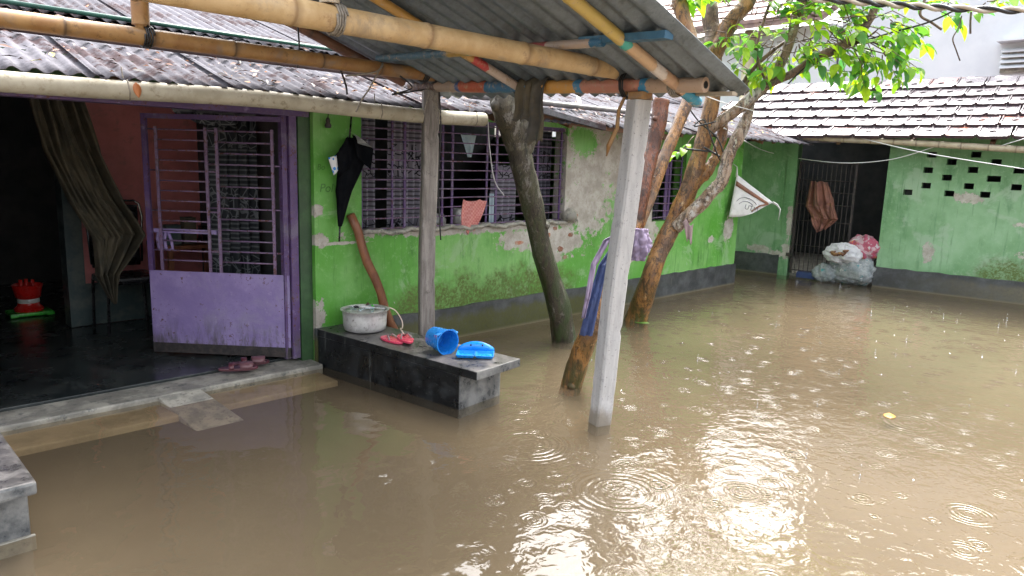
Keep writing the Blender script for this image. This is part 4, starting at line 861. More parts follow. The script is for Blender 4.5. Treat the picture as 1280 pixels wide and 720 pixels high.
# small bell shaped light holder under the eave
c = PY(410, 155, HY - .04); h_ = thing('bulb_holder', tuple(c), 'small rusty bulb holder hanging under the eave near the umbrella', 'bulb holder')
g = MB(); g.lathe([(0, 0), (.02, .002), (.026, .02), (.014, .04), (.018, .055), (.01, .075), (0, .08)], c - Vector((0, 0, .03)), 12); g.build('socket', MAT['rust'], h_, smooth=True)
g = MB(); g.tube([c + Vector((0, 0, .045)), c + Vector((.02, .02, .1)), c + Vector((.03, .02, .16))], .004, 5); g.build('flex', MAT['wire_black'], h_)
# faint pencil scribbles on the wall
def scribble(txt, px, py, size):
    cu = bpy.data.curves.new('scribble', 'FONT'); cu.body = txt; cu.size = size; cu.extrude = .0004; cu.shear = .2
    o = bpy.data.objects.new('scribble', cu); COL.objects.link(o); dg = bpy.context.evaluated_depsgraph_get(); me = bpy.data.meshes.new_from_object(o.evaluated_get(dg)); bpy.data.objects.remove(o)
    me.materials.clear(); me.materials.append(MAT['scrib']); q = bpy.data.objects.new('scribble', me); COL.objects.link(q); q.parent = hw; q.location = PY(px, py, HY - .0012) - BASE[hw]; q.rotation_euler = (math.pi / 2, 0, 0); BASE[q] = BASE[hw]
MAT['scrib'] = simple('pencil', (.05, .16, .03), None, .8, bump=0)
scribble('Bo', 396, 212, .06); scribble('Pol', 399, 240, .09)

# ================================================================= INSIDE THE DOOR AND WINDOWS
def drape(name, fn, m, nu=30, nv=30, solid=.003, parent=None, label=None, cat=None, loc=None, group=None):
    g = MB(); g.grid(fn, nu, nv); o = g.build(name, MAT[m], parent, smooth=True, solid=solid, loc=loc)
    if label: tag(o, label, cat, group)
    return o
def curtain(name, X0, X1, Y, z0, z1, folds, amp, m, label, gather=0., seed=0):
    r = random.Random(seed); ph = r.uniform(0, 6)
    return drape(name, lambda u, v: Vector((lerp(X0, X1, u) + gather * math.sin(v * 3) * (.5 - u), Y + amp * math.sin(u * folds * 6.28 + ph + .5 * math.sin(v * 2.2)) * (.6 + .4 * v), lerp(z1, z0, v))), m, int(folds * 10) + 6, 10, label=label, cat='curtain', loc=((X0 + X1) / 2, Y, z1))
curtain('window_curtain', 3.1, 3.46, HY + .26, .93, 1.95, 5, .03, 'curtain', 'white and black print curtain at the left end of the barred window', seed=1)
curtain('window_curtain', 3.6, 4.02, HY + .30, .93, 1.95, 6, .03, 'curtain', 'print curtain half hidden behind the grey post in the barred window', seed=2)
curtain('window_curtain', 4.80, 5.15, HY + .28, .93, 1.55, 4, .025, 'curtain', 'pale print curtain behind the mossy trunk in the barred window', seed=3)
curtain('window_curtain', 5.3, 5.62, HY + .26, .93, 1.9, 5, .03, 'stripec', 'dark striped curtain at the right end of the barred window', seed=4)
curtain('window_curtain', 7.1, 7.8, HY + .4, .9, 1.8, 5, .03, 'stripec', 'dark curtain inside the small barred window behind the guava trunk', seed=5)
curtain('door_curtain', 2.25, 2.66, 5.62, .25, 1.84, 5, .035, 'curtain2', 'black curtain with white line print hanging behind the purple grille', seed=6)
# swag of the same print over the door
drape('door_swag', lambda u, v: Vector((lerp(1.98, 2.62, u), 5.5 + .03 * math.sin(u * 25), 1.93 - v * (.03 + .12 * math.sin(math.pi * u) ** .6))), 'curtain2', 30, 6, label='black print swag draped across the top of the doorway', cat='curtain', loc=(2.3, 5.5, 1.9))
# salmon cloth, blue cloth
A_, B_ = PY(579, 239, HY + .02), PY(609, 239, HY + .02)
def salm(u, v):
    w_ = lerp(1., .42, v ** 1.4); x = lerp(A_.x, B_.x, (u - .5) * w_ + .5 - .28 * v); return Vector((x, HY + .02 + .02 * math.sin(u * 9 + 2 * v) - .008, 1.245 - v * (.27 + .05 * math.sin(u * 3)) - .02 * abs(math.sin(u * 5)) * (1 - v)))
drape('salmon_cloth', salm, 'salmon', 18, 14, label='salmon checked cloth hanging on the window bars', cat='cloth', loc=A_)
A2 = PY(576, 168, HY + .2); drape('blue_cloth', lambda u, v: Vector((A2.x + .19 * ((u - .5) * (1 - .75 * v) + .5 + .1 * v), HY + .2 + .01 * math.sin(u * 9), A2.z - .2 * v)), 'bluec', 10, 8, label='pale blue cloth corner hanging inside the window', cat='cloth', loc=A2)
A3 = PY(612, 242, HY + .16); drape('pale_cloth', lambda u, v: Vector((A3.x + .09 * u, HY + .16 + .012 * math.sin(u * 9), A3.z - .38 * v)), 'bluec', 8, 8, label='narrow pale cloth hanging right of the salmon cloth', cat='cloth', loc=A3)
# shelf with vessels just inside the window
g = MB(); g.box((3.95, HY + .35, .93), (4.75, HY + .65, .96)); shf = g.build('shelf', MAT['wood']); tag(shf, 'wooden shelf inside the barred window', 'shelf')
for (x, h, rr_, m, lab) in ((4.12, .2, .05, 'greenp', 'green jar on the shelf inside the window'), (4.3, .12, .08, 'alu', 'metal bowl on the shelf behind the salmon cloth'), (4.55, .16, .07, 'alu', 'metal jug on the shelf inside the window')):
    c = Vector((x, HY + .48, .961)); g = MB(); g.lathe([(0, 0), (rr_ * .9, 0), (rr_, h * .2), (rr_ * 1.02, h * .6), (rr_ * .7, h * .85), (rr_ * .72, h), (rr_ * .62, h), (rr_ * .6, h * .8), (0, h * .2)], c, 16); tag(g.build('vessel', MAT[m], smooth=True, loc=c), lab, 'vessel')
# olive curtain pulled aside at the inner doorway
def sampler(keys):
    def f(t):
        k = t * (len(keys) - 1); i = min(int(k), len(keys) - 2); w_ = k - i; w_ = w_ * w_ * (3 - 2 * w_); return keys[i].lerp(keys[i + 1], w_)
    return f
DC = 6.4
lft = sampler([PY(35, 118, DC), PY(55, 190, DC), PY(85, 250, DC), PY(118, 300, DC - .1), PY(122, 345, DC - .15), PY(138, 372, DC - .15)]); rgt = sampler([PY(105, 122, DC), PY(128, 190, DC), PY(160, 255, DC - .05), PY(186, 292, DC - .1), PY(150, 340, DC - .15), PY(146, 382, DC - .15)])
drape('olive_curtain', lambda u, v: lft(v).lerp(rgt(v), u) + Vector((0, -.04 * math.sin(u * 6.28 * 4.5 + v * 3 + 1.5 * mnoise.noise(Vector((u * 2, v * 2, 0)))) - .16 * (mnoise.turbulence(Vector((u * 5, v * 1.6, 4.)), 3, True) - .5), .02 * mnoise.noise(Vector((u * 4, v * 3, 8))))), 'olive', 90, 50, label='olive curtain pulled aside and bunched at the dark inner doorway', cat='curtain', loc=PY(70, 120, DC))
# black chair with chrome arms
cc = Vector((PY(142, 255, 6.85).x, 6.85, .056)); ch = thing('office_chair', tuple(cc), 'black chair with chrome frame beside the olive curtain', 'chair')
g = MB(); g.tube([cc + Vector(q) for q in ((-.2, 0, .55), (-.22, 0, .95), (-.2, 0, 1.06), (-.16, 0, 1.09), (.16, 0, 1.09), (.2, 0, 1.06), (.22, 0, .95), (.2, 0, .55))], .011, 8); g.build('back_frame', MAT['chrome'], ch, smooth=True)
g = MB(); g.grid(lambda u, v: cc + Vector((lerp(-.19, .19, u), .03 * math.sin(math.pi * u) + .01, lerp(.52, 1.05, v))), 8, 6); g.build('backrest', MAT['blackp'], ch, smooth=True, solid=.03)
g = MB(); g.obox(cc + Vector((.0, -.24, .45)), (.22, 0, 0), (0, .22, 0), (0, 0, .03)); g.build('seat', MAT['blackp'], ch, bevel=.02)
for sx in (-.2, .2):
    for sy in (0, -.42):
        g = MB(); g.tube([cc + Vector((sx, sy, .43)), cc + Vector((sx * 1.08, sy, .0))], .012, 6); g.build('leg', MAT['blackp'], ch)
# table with boxes behind the grille
tb = thing('table', (2.5, 6.55, .056), 'small dark table behind the purple grille', 'table')
g = MB(); g.box((2.18, 6.3, .76), (2.73, 6.8, .79)); g.build('table_top', MAT['wood'], tb)
for (x, y) in ((2.22, 6.34), (2.69, 6.34), (2.22, 6.76), (2.69, 6.76)):
    g = MB(); g.box((x - .02, y - .02, .056), (x + .02, y + .02, .7595)); g.build('leg', MAT['wood'], tb)
for (x, s, h, m, lab) in ((2.28, .06, .16, 'tealtrim', 'teal tin on the table behind the grille'), (2.42, .05, .22, 'olive', 'olive box on the table behind the grille'), (2.58, .06, .14, 'blackp', 'black box on the table behind the grille')):
    g = MB(); g.box((x - s, 6.4, .7905), (x + s, 6.5, .7905 + h)); g.box((x - s * 1.03, 6.395, .7905 + h), (x + s * 1.03, 6.505, .8 + h)); tag(g.build('box', MAT[m], bevel=.004, loc=(x, 6.45, .79)), lab, 'box')
# red plastic pot on a green tray
rc_ = PZ(37, 392, .058); rt = thing('green_tray', tuple(rc_), 'bright green plastic tray on the dark floor of the inner room', 'tray')
rc2 = Vector((rc_.x, rc_.y, .057)); g = MB(); g.box((rc2.x - .17, rc2.y - .13, .057), (rc2.x + .17, rc2.y + .13, .09)); g.build('tray_body', MAT['greenp'], rt, bevel=.012)
for sx in (-.14, .14):
    g = MB(); g.obox((rc2.x + sx, rc2.y - .135, .07), (.03, 0, 0), (0, .012, 0), (0, 0, .012)); g.build('handle', MAT['greenp'], rt, bevel=.004)
rp = thing('red_container', (rc2.x, rc2.y, .09), 'red plastic container with white band standing on the green tray', 'container')
c = Vector((rc2.x, rc2.y, .0905)); g = MB(); g.lathe([(0, 0), (.115, 0), (.12, .02), (.09, .05), (.085, .075)], c, 24); g.lathe([(.085, .115), (.1, .13), (.112, .19), (.125, .24), (.118, .245), (.1, .2), (0, .15)], c, 24); g.build('body', MAT['red'], rp, smooth=True, sharp=40)
g = MB(); g.lathe([(.084, .075), (.088, .08), (.088, .11), (.084, .115)], c, 24); g.build('band', MAT['whitep'], rp, smooth=True)
for (dx, dy) in ((-.05, 0), (-.0, .03), (.04, -.03)):
    g = MB(); g.tube([c + Vector((dx, dy, .17)), c + Vector((dx, dy, .29))], .016, 8); g.build('spout', MAT['red'], rp, smooth=True)
# sandals on the threshold
sp = PZ(305, 460, .06); sn = thing('sandals', tuple(sp), 'pair of maroon rubber sandals on the wet doorstep', 'sandals')
for (c, a) in ((PZ(298, 462, .059), -.42), (PZ(313, 455, .059), -.36)):
    s_ = sole(c, a, .135, .046, .0, .02).build('sandal', MAT['maroon'], sn, bevel=.006)
    t = Vector((math.cos(a), math.sin(a), 0)); b = Vector((-t.y, t.x, 0))
    for off, wd in ((.055, .075), (-.045, .03)):
        g = MB(); g.grid(lambda u, v: c + t * (off + (v - .5) * wd * (1 + .3 * math.sin(u * 3))) + b * (.05 * math.cos(math.pi * u)) + Vector((0, 0, .016 + .036 * math.sin(math.pi * u) ** .8)), 10, 2); g.build('strap', MAT['maroon2' if off > 0 else 'maroon'], s_, smooth=True, solid=.005)

# ================================================================= TREES
def smooth_path(pts, rad, sub=6):
    out, ro = [], []
    for i in range(len(pts) - 1):
        p0, p1, p2, p3 = pts[max(i - 1, 0)], pts[i], pts[i + 1], pts[min(i + 2, len(pts) - 1)]
        for k in range(sub):
            t = k / sub; out.append(.5 * ((2 * p1) + (p2 - p0) * t + (2 * p0 - 5 * p1 + 4 * p2 - p3) * t * t + (3 * p1 - p0 - 3 * p2 + p3) * t ** 3)); ro.append(lerp(rad[i], rad[i + 1], t))
    out.append(pts[-1]); ro.append(rad[-1]); return out, ro
def limb(name, pts, rad, m, parent, seed, rough=.06, n=20, sub=14, knobs=0, cap=True):
    pts = [Vector(p) for p in pts]; P_, R_ = smooth_path(pts, rad, sub); r = random.Random(seed)
    R_ = [q * (1 + rough * 2.2 * mnoise.noise(Vector((i * .35, seed, 0))) + r.uniform(-rough, rough) * .3) for i, q in enumerate(R_)]; P_ = [p + Vector((mnoise.noise(Vector((i * .12, seed, 1))), mnoise.noise(Vector((i * .12, seed, 5))), 0)) * q * .28 for i, (p, q) in enumerate(zip(P_, R_))]; g = MB(); g.tube(P_, R_, n + 6, cap, rough * 1.3, seed)
    for k in range(knobs):
        i = r.randrange(2, len(P_) - 2); q = R_[i]; d = Vector((r.uniform(-1, 1), r.uniform(-1, 0), r.uniform(-.3, .6))).normalized()
        g.tube([P_[i] + d * q * .5, P_[i] + d * q * 1.0, P_[i] + d * q * 1.25], [q * .55, q * .4, q * .15], 8, True, .1, seed + k)
    return g.build(name, m, parent, smooth=True)
def px(pl): return [PD(x, y, d) for (x, y, d) in pl]
def leaf_mesh(name, seed, curl):
    r = random.Random(seed); g = MB(); n = 6; L, W = 1., .25; vs = []
    for i in range(n + 1):
        t = i / n; wv = W * (math.sin(math.pi * min(1, t * .97 + .03)) ** .75) * (1.1 - .3 * t) if 0 < i < n else .004; z = -curl * t * t + .05 * math.sin(t * 3); x = t * L
        vs += [(x, -wv, z + wv * .35), (x, 0, z), (x, wv, z + wv * .35 + r.uniform(-.01, .01))]
    F = []
    for i in range(n): F += [(i * 3, i * 3 + 3, i * 3 + 4, i * 3 + 1), (i * 3 + 1, i * 3 + 4, i * 3 + 5, i * 3 + 2)]
    g.add(vs, F); g.src = (vs, F); me = g.mesh(name, smooth=True); me.materials.append(MAT['leaf']); return me, vs, F
LM = [leaf_mesh('leaf', k, c) for k, c in enumerate((.1, .25, .4, .18, .32))]
def make_leaves(spots, crown, seed, maxobj, big=(.06, .165), mat_='leaf', stuffname='foliage'):
    """each spot: (point, droop direction). Nearest in-picture leaves become single leaves, the rest one mass."""
    r = random.Random(seed); st = MB(); cnt = 0
    for (p, d, single) in spots:
        d = d.normalized(); L = r.uniform(*big); up = Vector((r.uniform(-.5, .5), r.uniform(-.5, .5), 1)); y_ = up.cross(d).normalized(); z_ = d.cross(y_)
        M_ = Matrix([[d.x, y_.x, z_.x], [d.y, y_.y, z_.y], [d.z, y_.z, z_.z]]); me, vs, F = LM[r.randrange(5)]
        if single and cnt < maxobj:
            inst('leaf', me, crown, p, M_.to_euler(), (L, L * r.uniform(.85, 1.25), L)); cnt += 1
        else: st.add([p + M_ @ (Vector(v) * L) for v in vs], F)
    if st.v: struct(st.build(stuffname, MAT[mat_], crown, smooth=True), 'stuff')
    return cnt
def twig_leaves(center, dirv, n, length, r, spread=.6):
    """a twig with leaf pairs; returns (twig points, leaf spots)"""
    dirv = dirv.normalized(); pts = [center]; spots = []
    for i in range(1, n + 1):
        dirv = (dirv + Vector((r.uniform(-.2, .2), r.uniform(-.2, .2), r.uniform(-.22, .1)))).normalized(); pts.append(pts[-1] + dirv * length / n)
        side = dirv.cross(Vector((r.uniform(-.4, .4), r.uniform(-.4, .4), 1))).normalized()
        for sg in (-1, 1):
            if r.random() < .92: spots.append((pts[-1].copy(), (dirv * .55 + side * sg * r.uniform(.6, 1) + Vector((0, 0, r.uniform(-.55, .2))))))
    spots.append((pts[-1].copy(), dirv + Vector((0, 0, -.2)))); return pts, spots
def crown(tree, seeds, seed, maxobj, in_frame=True, mat_='leaf'):
    """seeds: (point, main direction, twigs, twig length)"""
    r = random.Random(seed); tw = MB(); spots = []
    for (c, d, k, ln, rad) in seeds:
        for q in range(k):
            dv = (d.normalized() + Vector((r.gauss(0, .6), r.gauss(0, .6), r.gauss(0, .45)))).normalized(); s0 = c + Vector((r.gauss(0, rad), r.gauss(0, rad), r.gauss(0, rad * .6)))
            pts, sp_ = twig_leaves(s0, dv, r.randint(2, 4), ln * r.uniform(.7, 1.3), r); back = s0.lerp(c, .7) - d.normalized() * .05
            tw.tube([back] + pts, [.006] + [.005 - .003 * i / len(pts) for i in range(len(pts))], 5); spots += sp_
    out = []
    for (p, d) in spots:
        v = RM.T @ (np.array(p) - CC); vis = v[2] > 0 and -30 < 640 + FPX * v[0] / v[2] < 1310 and -15 < 360 + FPX * v[1] / v[2] < 720
        out.append((p, d, vis))
    cr = tw.build('crown', MAT['bark_dark'], tree, smooth=True)
    n = make_leaves(out, cr, seed + 1, maxobj, mat_=mat_); return cr, n

# mossy trunk in front of the window
b1 = PZ(705, 425); t1 = thing('mossy_tree', tuple(b1), 'dark mossy leaning trunk in front of the barred window', 'tree')
limb('trunk', [b1 + Vector((.05, 0, -.35)), b1, PY(688, 350, 4.19), PY(672, 285, 4.2), PY(655, 215, 4.2), PY(641, 165, 4.2), PY(630, 125, 4.2), PY(618, 80, 4.2)], [.13, .115, .09, .089, .093, .1, .11, .1], MAT['bark_moss'], t1, 5, .045, 18, 8, 5)
limb('branch', [PY(654, 205, 4.2), PY(654, 165, 4.18), PY(660, 125, 4.14), PY(668, 75, 4.1), PY(672, -40, 4.1)], [.08, .095, .085, .06, .045], MAT['bark_moss'], t1, 6, .05, 14)
top1 = PY(618, 80, 4.2); limb('branch', [top1, top1 + Vector((-.1, 0, .4)), top1 + Vector((-.3, .1, 1.0))], [.1, .07, .045], MAT['bark_moss'], t1, 7, .05, 12)
tp2 = PY(672, -40, 4.1); r = random.Random(40)
crown(t1, [(tp2, Vector((.3, -.2, 1)), 8, .4, .25), (top1 + Vector((-.3, .1, 1.0)), Vector((-.4, 0, 1)), 10, .4, .25)], 31, 0)

# nearer guava: red brown twin stems behind the concrete post
b2 = PZ(715, 481); t2 = thing('guava_tree', tuple(b2), 'slender red brown guava stems rising beside the concrete post', 'tree')
limb('trunk', [b2 + Vector((-.1, 0, -.3)), b2] + px([(738, 415, 5.05), (757, 355, 5.1), (778, 310, 5.15), (797, 272, 5.2)]), [.088, .078, .07, .064, .06, .054], MAT['bark'], t2, 11, .05, 16, 8, 4)
limb('branch', px([(793, 285, 5.2), (803, 235, 5.22), (815, 185, 5.25), (824, 150, 5.25), (827, 124, 5.25)]), [.056, .06, .058, .056, .06], MAT['bark_red'], t2, 12, .035, 16, 6, 1)
limb('branch', px([(795, 288, 5.24), (812, 245, 5.3), (832, 195, 5.35), (850, 150, 5.4), (866, 105, 5.45), (868, 60, 5.5), (850, 5, 5.55), (845, -70, 5.6)]), [.045, .047, .046, .044, .046, .048, .055, .045], MAT['bark'], t2, 13, .05, 14, 6, 3)
g = MB(); pk = PD(825, 121, 5.25); g.tube([pk, pk + Vector((0, 0, .02))], [.025, .012], 10); g.build('knot_hole', MAT['wire_black'], t2)
tt = PD(845, -70, 5.6); crown(t2, [(tt, Vector((.2, 0, 1)), 14, .4, .3), (PD(846, 5, 5.5), Vector((.3, -.4, .2)), 3, .3, .05)], 51, 20)

# farther guava: main tree with the leafy crown
b3 = PZ(795, 400); t3 = thing('guava_tree', tuple(b3), 'branching orange barked guava tree with bright green leaves in the yard', 'tree')
limb('trunk', [b3 + Vector((-.1, 0, -.3)), b3] + px([(812, 350, 7.25), (832, 300, 7.25), (850, 262, 7.25), (866, 220, 7.2), (880, 172, 7.15), (890, 130, 7.1), (893, 95, 7.1), (892, 62, 7.1)]), [.15, .118, .09, .086, .092, .086, .08, .075, .072, .072], MAT['bark'], t3, 21, .045, 20, 8, 6)
limb('branch', px([(892, 68, 7.1), (890, 40, 7.15), (886, 0, 7.2), (880, -80, 7.3), (870, -170, 7.5)]), [.085, .085, .08, .065, .05], MAT['bark_dark'], t3, 22, .05, 14)
limb('branch', px([(891, 75, 7.08), (904, 45, 7.05), (918, 22, 7.0), (938, -4, 7.0), (965, -70, 7.0), (990, -150, 7.1)]), [.085, .082, .078, .075, .06, .05], MAT['bark'], t3, 23, .05, 14)
limb('branch', px([(845, 285, 7.2), (868, 262, 7.12), (886, 244, 7.05), (902, 226, 7.0), (909, 197, 7.0), (925, 168, 7.0), (936, 135, 7.05), (934, 100, 7.1)]), [.06, .066, .062, .06, .058, .06, .05, .04], MAT['bark_pale'], t3, 24, .06, 16, 8, 5)
limb('branch', px([(868, 232, 7.2), (884, 214, 7.2), (897, 190, 7.2), (903, 165, 7.2), (905, 140, 7.2)]), [.05, .055, .05, .052, .04], MAT['bark'], t3, 25, .06, 12)
limb('branch', px([(884, 165, 7.12), (903, 150, 7.05), (932, 128, 6.95), (960, 103, 6.9), (980, 70, 6.85), (993, 32, 6.8), (1005, -6, 6.8), (1025, -90, 6.8)]), [.05, .055, .055, .054, .05, .046, .044, .036], MAT['bark_pale'], t3, 26, .05, 14, 8, 3)
limb('branch', px([(950, 112, 6.9), (985, 95, 6.8), (1022, 72, 6.7), (1062, 52, 6.6), (1082, 32, 6.55), (1096, 2, 6.5), (1110, -60, 6.5)]), [.025, .036, .042, .046, .038, .032, .025], MAT['bark_dark'], t3, 27, .08, 12, 8, 4)
limb('branch', px([(925, 108, 7.0), (945, 82, 6.9), (968, 62, 6.85), (985, 50, 6.85)]), [.02, .02, .018, .012], MAT['bark_dark'], t3, 28, .06, 8)
limb('branch', px([(960, 105, 6.8), (945, 65, 6.85), (955, 25, 6.9), (975, -30, 6.9)]), [.02, .017, .015, .012], MAT['bark_dark'], t3, 29, .06, 8)
U = Vector
seeds = []
def sd3(x, y, d, dx, n, ln=.28, rad=.12): seeds.append((PD(x, y, d), U(dx), int(n * 1.45 + .5), ln * 1.1, rad * 1.35))
rt_ = Vector((RM[0, 0], RM[1, 0], 0)); dn_ = Vector((0, 0, -1))
def rdir(a, b, c=0): return tuple(rt_ * a + Vector((0, 0, b)) + Vector((-.4, -.4, 0)) * c)
sd3(1050, 50, 6.55, rdir(.6, -.5, .5), 5, .3, .1); sd3(1090, 54, 6.5, rdir(1, -.5, .3), 6, .3, .08); sd3(1112, 68, 6.5, rdir(1, -.4), 3, .24, .05); sd3(1065, 66, 6.6, rdir(.1, -1, .3), 4, .22, .1)
sd3(1015, 35, 6.75, rdir(.3, -.3, .6), 5, .3, .12); sd3(1040, 20, 6.6, rdir(.3, .1, .6), 5, .3, .14); sd3(1000, 62, 6.75, rdir(.2, -.8, .4), 3, .2, .06); sd3(1075, 30, 6.6, rdir(.6, .3, .4), 4, .25, .12)
sd3(960, 55, 6.85, rdir(-.2, -.4, .6), 4, .26, .1); sd3(975, 66, 6.8, rdir(-.2, -.6, .5), 3, .2, .08); sd3(950, 20, 6.9, rdir(.2, .2, .5), 5, .3, .14); sd3(915, 15, 7.0, rdir(-.2, -.2, .6), 3, .26, .12); sd3(935, 72, 6.95, rdir(.3, -.3, .4), 3, .2, .08)
sd3(885, 38, 7.0, rdir(-.6, -.1, .6), 3, .24, .08); sd3(866, 50, 7.0, rdir(-.4, -.3, .5), 3, .24, .1); sd3(858, 25, 7.0, rdir(-.4, .2, .5), 3, .24, .1); sd3(985, 15, 6.8, rdir(.2, .3, .3), 4, .3, .12)
sd3(862, 172, 7.1, rdir(-.6, -.3, .4), 1, .18, .03); sd3(1030, 8, 6.7, rdir(.3, .0, .5), 4, .3, .16); sd3(1065, 15, 6.7, rdir(.3, -.1, .5), 4, .3, .16); sd3(1005, 55, 6.9, rdir(.1, -.2, .5), 4, .28, .14); sd3(1035, 48, 6.75, rdir(.2, -.2, .5), 4, .28, .14); sd3(930, 45, 7.0, rdir(.1, .1, .5), 3, .28, .14); sd3(1125, 28, 6.5, rdir(1, -.1, .2), 2, .25, .06); sd3(1196, 4, 6.5, rdir(.3, -.2, .2), 2, .2, .05); sd3(1245, 0, 6.5, rdir(.6, .1, .2), 2, .2, .05); sd3(1120, 5, 6.5, rdir(.5, .3, .2), 3, .25, .08)
nvis = len(seeds)
r = random.Random(8)
for k in range(46):   # the rest of the crown above the picture
    seeds.append((PD(r.uniform(860, 1190), r.uniform(-230, -25), r.uniform(6.0, 7.9)), U((r.uniform(-.6, .6), r.uniform(-.6, .6), .6)), r.randint(4, 7), .34, .22))
crown(t3, seeds, 61, 290)
# bush behind the house roof
bb = thing('leafy_bush', (9.4, 11.5, 0), 'leafy bush showing over the far edge of the tin roof', 'bush')
limb('trunk', [(9.4, 11.5, -.1), (9.4, 11.5, 1.5), (9.6, 11.4, 3.2)], [.09, .08, .05], MAT['bark_dark'], bb, 3)
r = random.Random(9); crown(bb, [(Vector((9.4 + r.gauss(0, 1.1), 11.4 + r.gauss(0, .5), 3.3 + r.gauss(0, .45))), Vector((0, 0, 1)), 6, .4, .3) for k in range(26)], 71, 0, mat_='leaf_dark')

# ================================================================= CLOTHES, LINES, SACKS
# towel on the eave pole
A_ = PX(652, 106, 3.44); B_ = PX(688, 106, 3.44)
def towel(u, v):
    y = lerp(A_.y, B_.y, u); s = v * 2 - 1   # over the pole: front and back flap
    if v < .22: a = v / .22 * math.pi; return Vector((3.45 + .05 * math.cos(a), y, 2.075 + .05 * math.sin(a)))
    k = (v - .22) / .78; long = .22 if u < .52 else .36
    yy_ = y if u < .52 else lerp(lerp(A_.y, B_.y, .42), lerp(A_.y, B_.y, 1.0), (u - .52) / .48)
    return Vector((3.40 - .015 * math.sin(u * 20 + k * 2) - .01 * k, yy_ + .008 * math.sin(k * 7), 2.075 - k * long * (1 + .04 * math.sin(u * 31))))
drape('towel', towel, 'towel', 36, 26, .006, label='dirty dark towel hanging over the painted eave pole', cat='towel', loc=A_)
# shirt and trousers over the near guava stem
tc = sampler(px([(776, 300, 5.05), (758, 330, 5.0), (748, 370, 4.97), (738, 418, 4.93)]))
drape('blue_trousers', lambda u, v: tc(v) + Vector((.71, -.70, 0)) * ((u - .5) * lerp(.05, .09, v) - .02 - .015 * v) + Vector((-.5, -.5, 0)) * (.06 + .012 * math.sin(u * 12 + v * 4) + .03 * (mnoise.turbulence(Vector((u * 2, v * 4, 1.)), 3, True) - .5)), 'navy', 24, 40, .004, label='blue trousers hanging down the leaning guava stem', cat='trousers', loc=tc(0))
tc2 = sampler(px([(796, 284, 5.0), (768, 300, 4.98), (752, 330, 4.96), (744, 372, 4.94), (739, 396, 4.93)]))
drape('lilac_shirt', lambda u, v: tc2(v) + Vector((.71, -.70, 0)) * ((u - .5) * lerp(.06, .02, v) - .06) + Vector((-.5, -.5, 0)) * (.085 + .012 * math.sin(u * 9 + v * 6) + .04 * (mnoise.turbulence(Vector((u * 2, v * 5, 3.)), 3, True) - .5)), 'lilac', 24, 44, .004, label='lilac cloth draped down the left side of the guava stem', cat='shirt', loc=tc2(0))
bc_ = PD(800, 305, 4.75)
def bunch(u, v):
    q = u * 2 * math.pi; a = .05 + .035 * math.sin(math.pi * v) + .014 * math.sin(q * 5 + v * 4) + .06 * (mnoise.turbulence(Vector((math.cos(q), math.sin(q), v * 2.)) * 1.7, 3, True) - .5); return bc_ + Vector((.71, -.70, 0)) * (a * .75 * math.cos(q)) + Vector((-.7, -.7, 0)) * (a * .6 * math.sin(q)) + Vector((0, 0, .1 - .21 * v))
drape('lilac_bundle', bunch, 'lilac', 48, 30, .004, label='bunched lilac garment hanging just right of the concrete post', cat='garment', loc=bc_)
rg_ = PD(860, 278, 6.95)
drape('pink_rag', lambda u, v: rg_ + rt_ * ((u - .5) * .10 * (1 - .5 * v) + .03 * v) + Vector((0, 0, -.19 * v + .03 * math.sin(u * 6))) + Vector((-.5, -.5, 0)) * (.02 * math.sin(u * 9 + v * 3)), 'rag', 12, 10, .004, label='pale pink rag tied at the fork of the guava tree', cat='rag', loc=rg_)
# white sack hung by its corners between tree wire and wall
pl_ = 9.6
s4 = [PY(921, 218, 4.79), PD(966, 253, pl_ + .2), PD(940, 267, pl_ + .05), PY(911, 271, 4.79)]
bag = thing('hanging_sack', tuple(s4[0]), 'white printed sack hung by its corner on the green wall', 'sack')
def sackp(u, v): return s4[0].lerp(s4[1], u).lerp(s4[3].lerp(s4[2], u), v) + Vector((-.5, -.5, 0)) * (.04 * math.sin(math.pi * u) * math.sin(math.pi * v) + .006 * math.sin(u * 14)) + Vector((0, 0, -.02 * math.sin(math.pi * u) * v))
drape('cloth', sackp, 'whitec', 14, 12, .004, bag)
MAT['tan'] = simple('brown_tape', (.19, .075, .04), (.14, .055, .03), .5); MAT['ink'] = simple('grey_print', (.16, .16, .18), None, .6, bump=0)
g = MB(); g.grid(lambda u, v: sackp(.02 + .93 * u, .14 + .11 * v) + Vector((-.006, -.006, 0)), 12, 2); g.build('strip', MAT['tan'], bag, smooth=True, solid=.002)
g = MB(); g.tube([sackp(.97, .2) + Vector((-.01, -.01, 0)), sackp(.86, .45) + Vector((-.01, -.01, 0)), sackp(.8, .78) + Vector((-.01, -.01, 0))], .012, 5); g.build('strip', MAT['tan'], bag)
for rr_ in (.3, .42):
    g = MB(); g.tube([sackp(.5 + rr_ * math.cos(a) * .95, .75 - rr_ * math.sin(a) * .9) + Vector((-.006, -.006, 0)) for a in np.linspace(2.7, .9, 10)], .004, 4); g.build('print_arc', MAT['ink'], bag)
cu = bpy.data.curves.new('print', 'FONT'); cu.body = 'UTM'; cu.size = .09; o = bpy.data.objects.new('print', cu); COL.objects.link(o); me = bpy.data.meshes.new_from_object(o.evaluated_get(bpy.context.evaluated_depsgraph_get())); bpy.data.objects.remove(o)
me.materials.clear(); me.materials.append(MAT['ink']); o = bpy.data.objects.new('print', me); COL.objects.link(o); o.parent = bag; o.location = sackp(.42, .72) + Vector((-.035, -.035, 0)) - BASE[bag]
o.rotation_euler = (math.pi / 2, .25, math.atan2(-.70, .71))
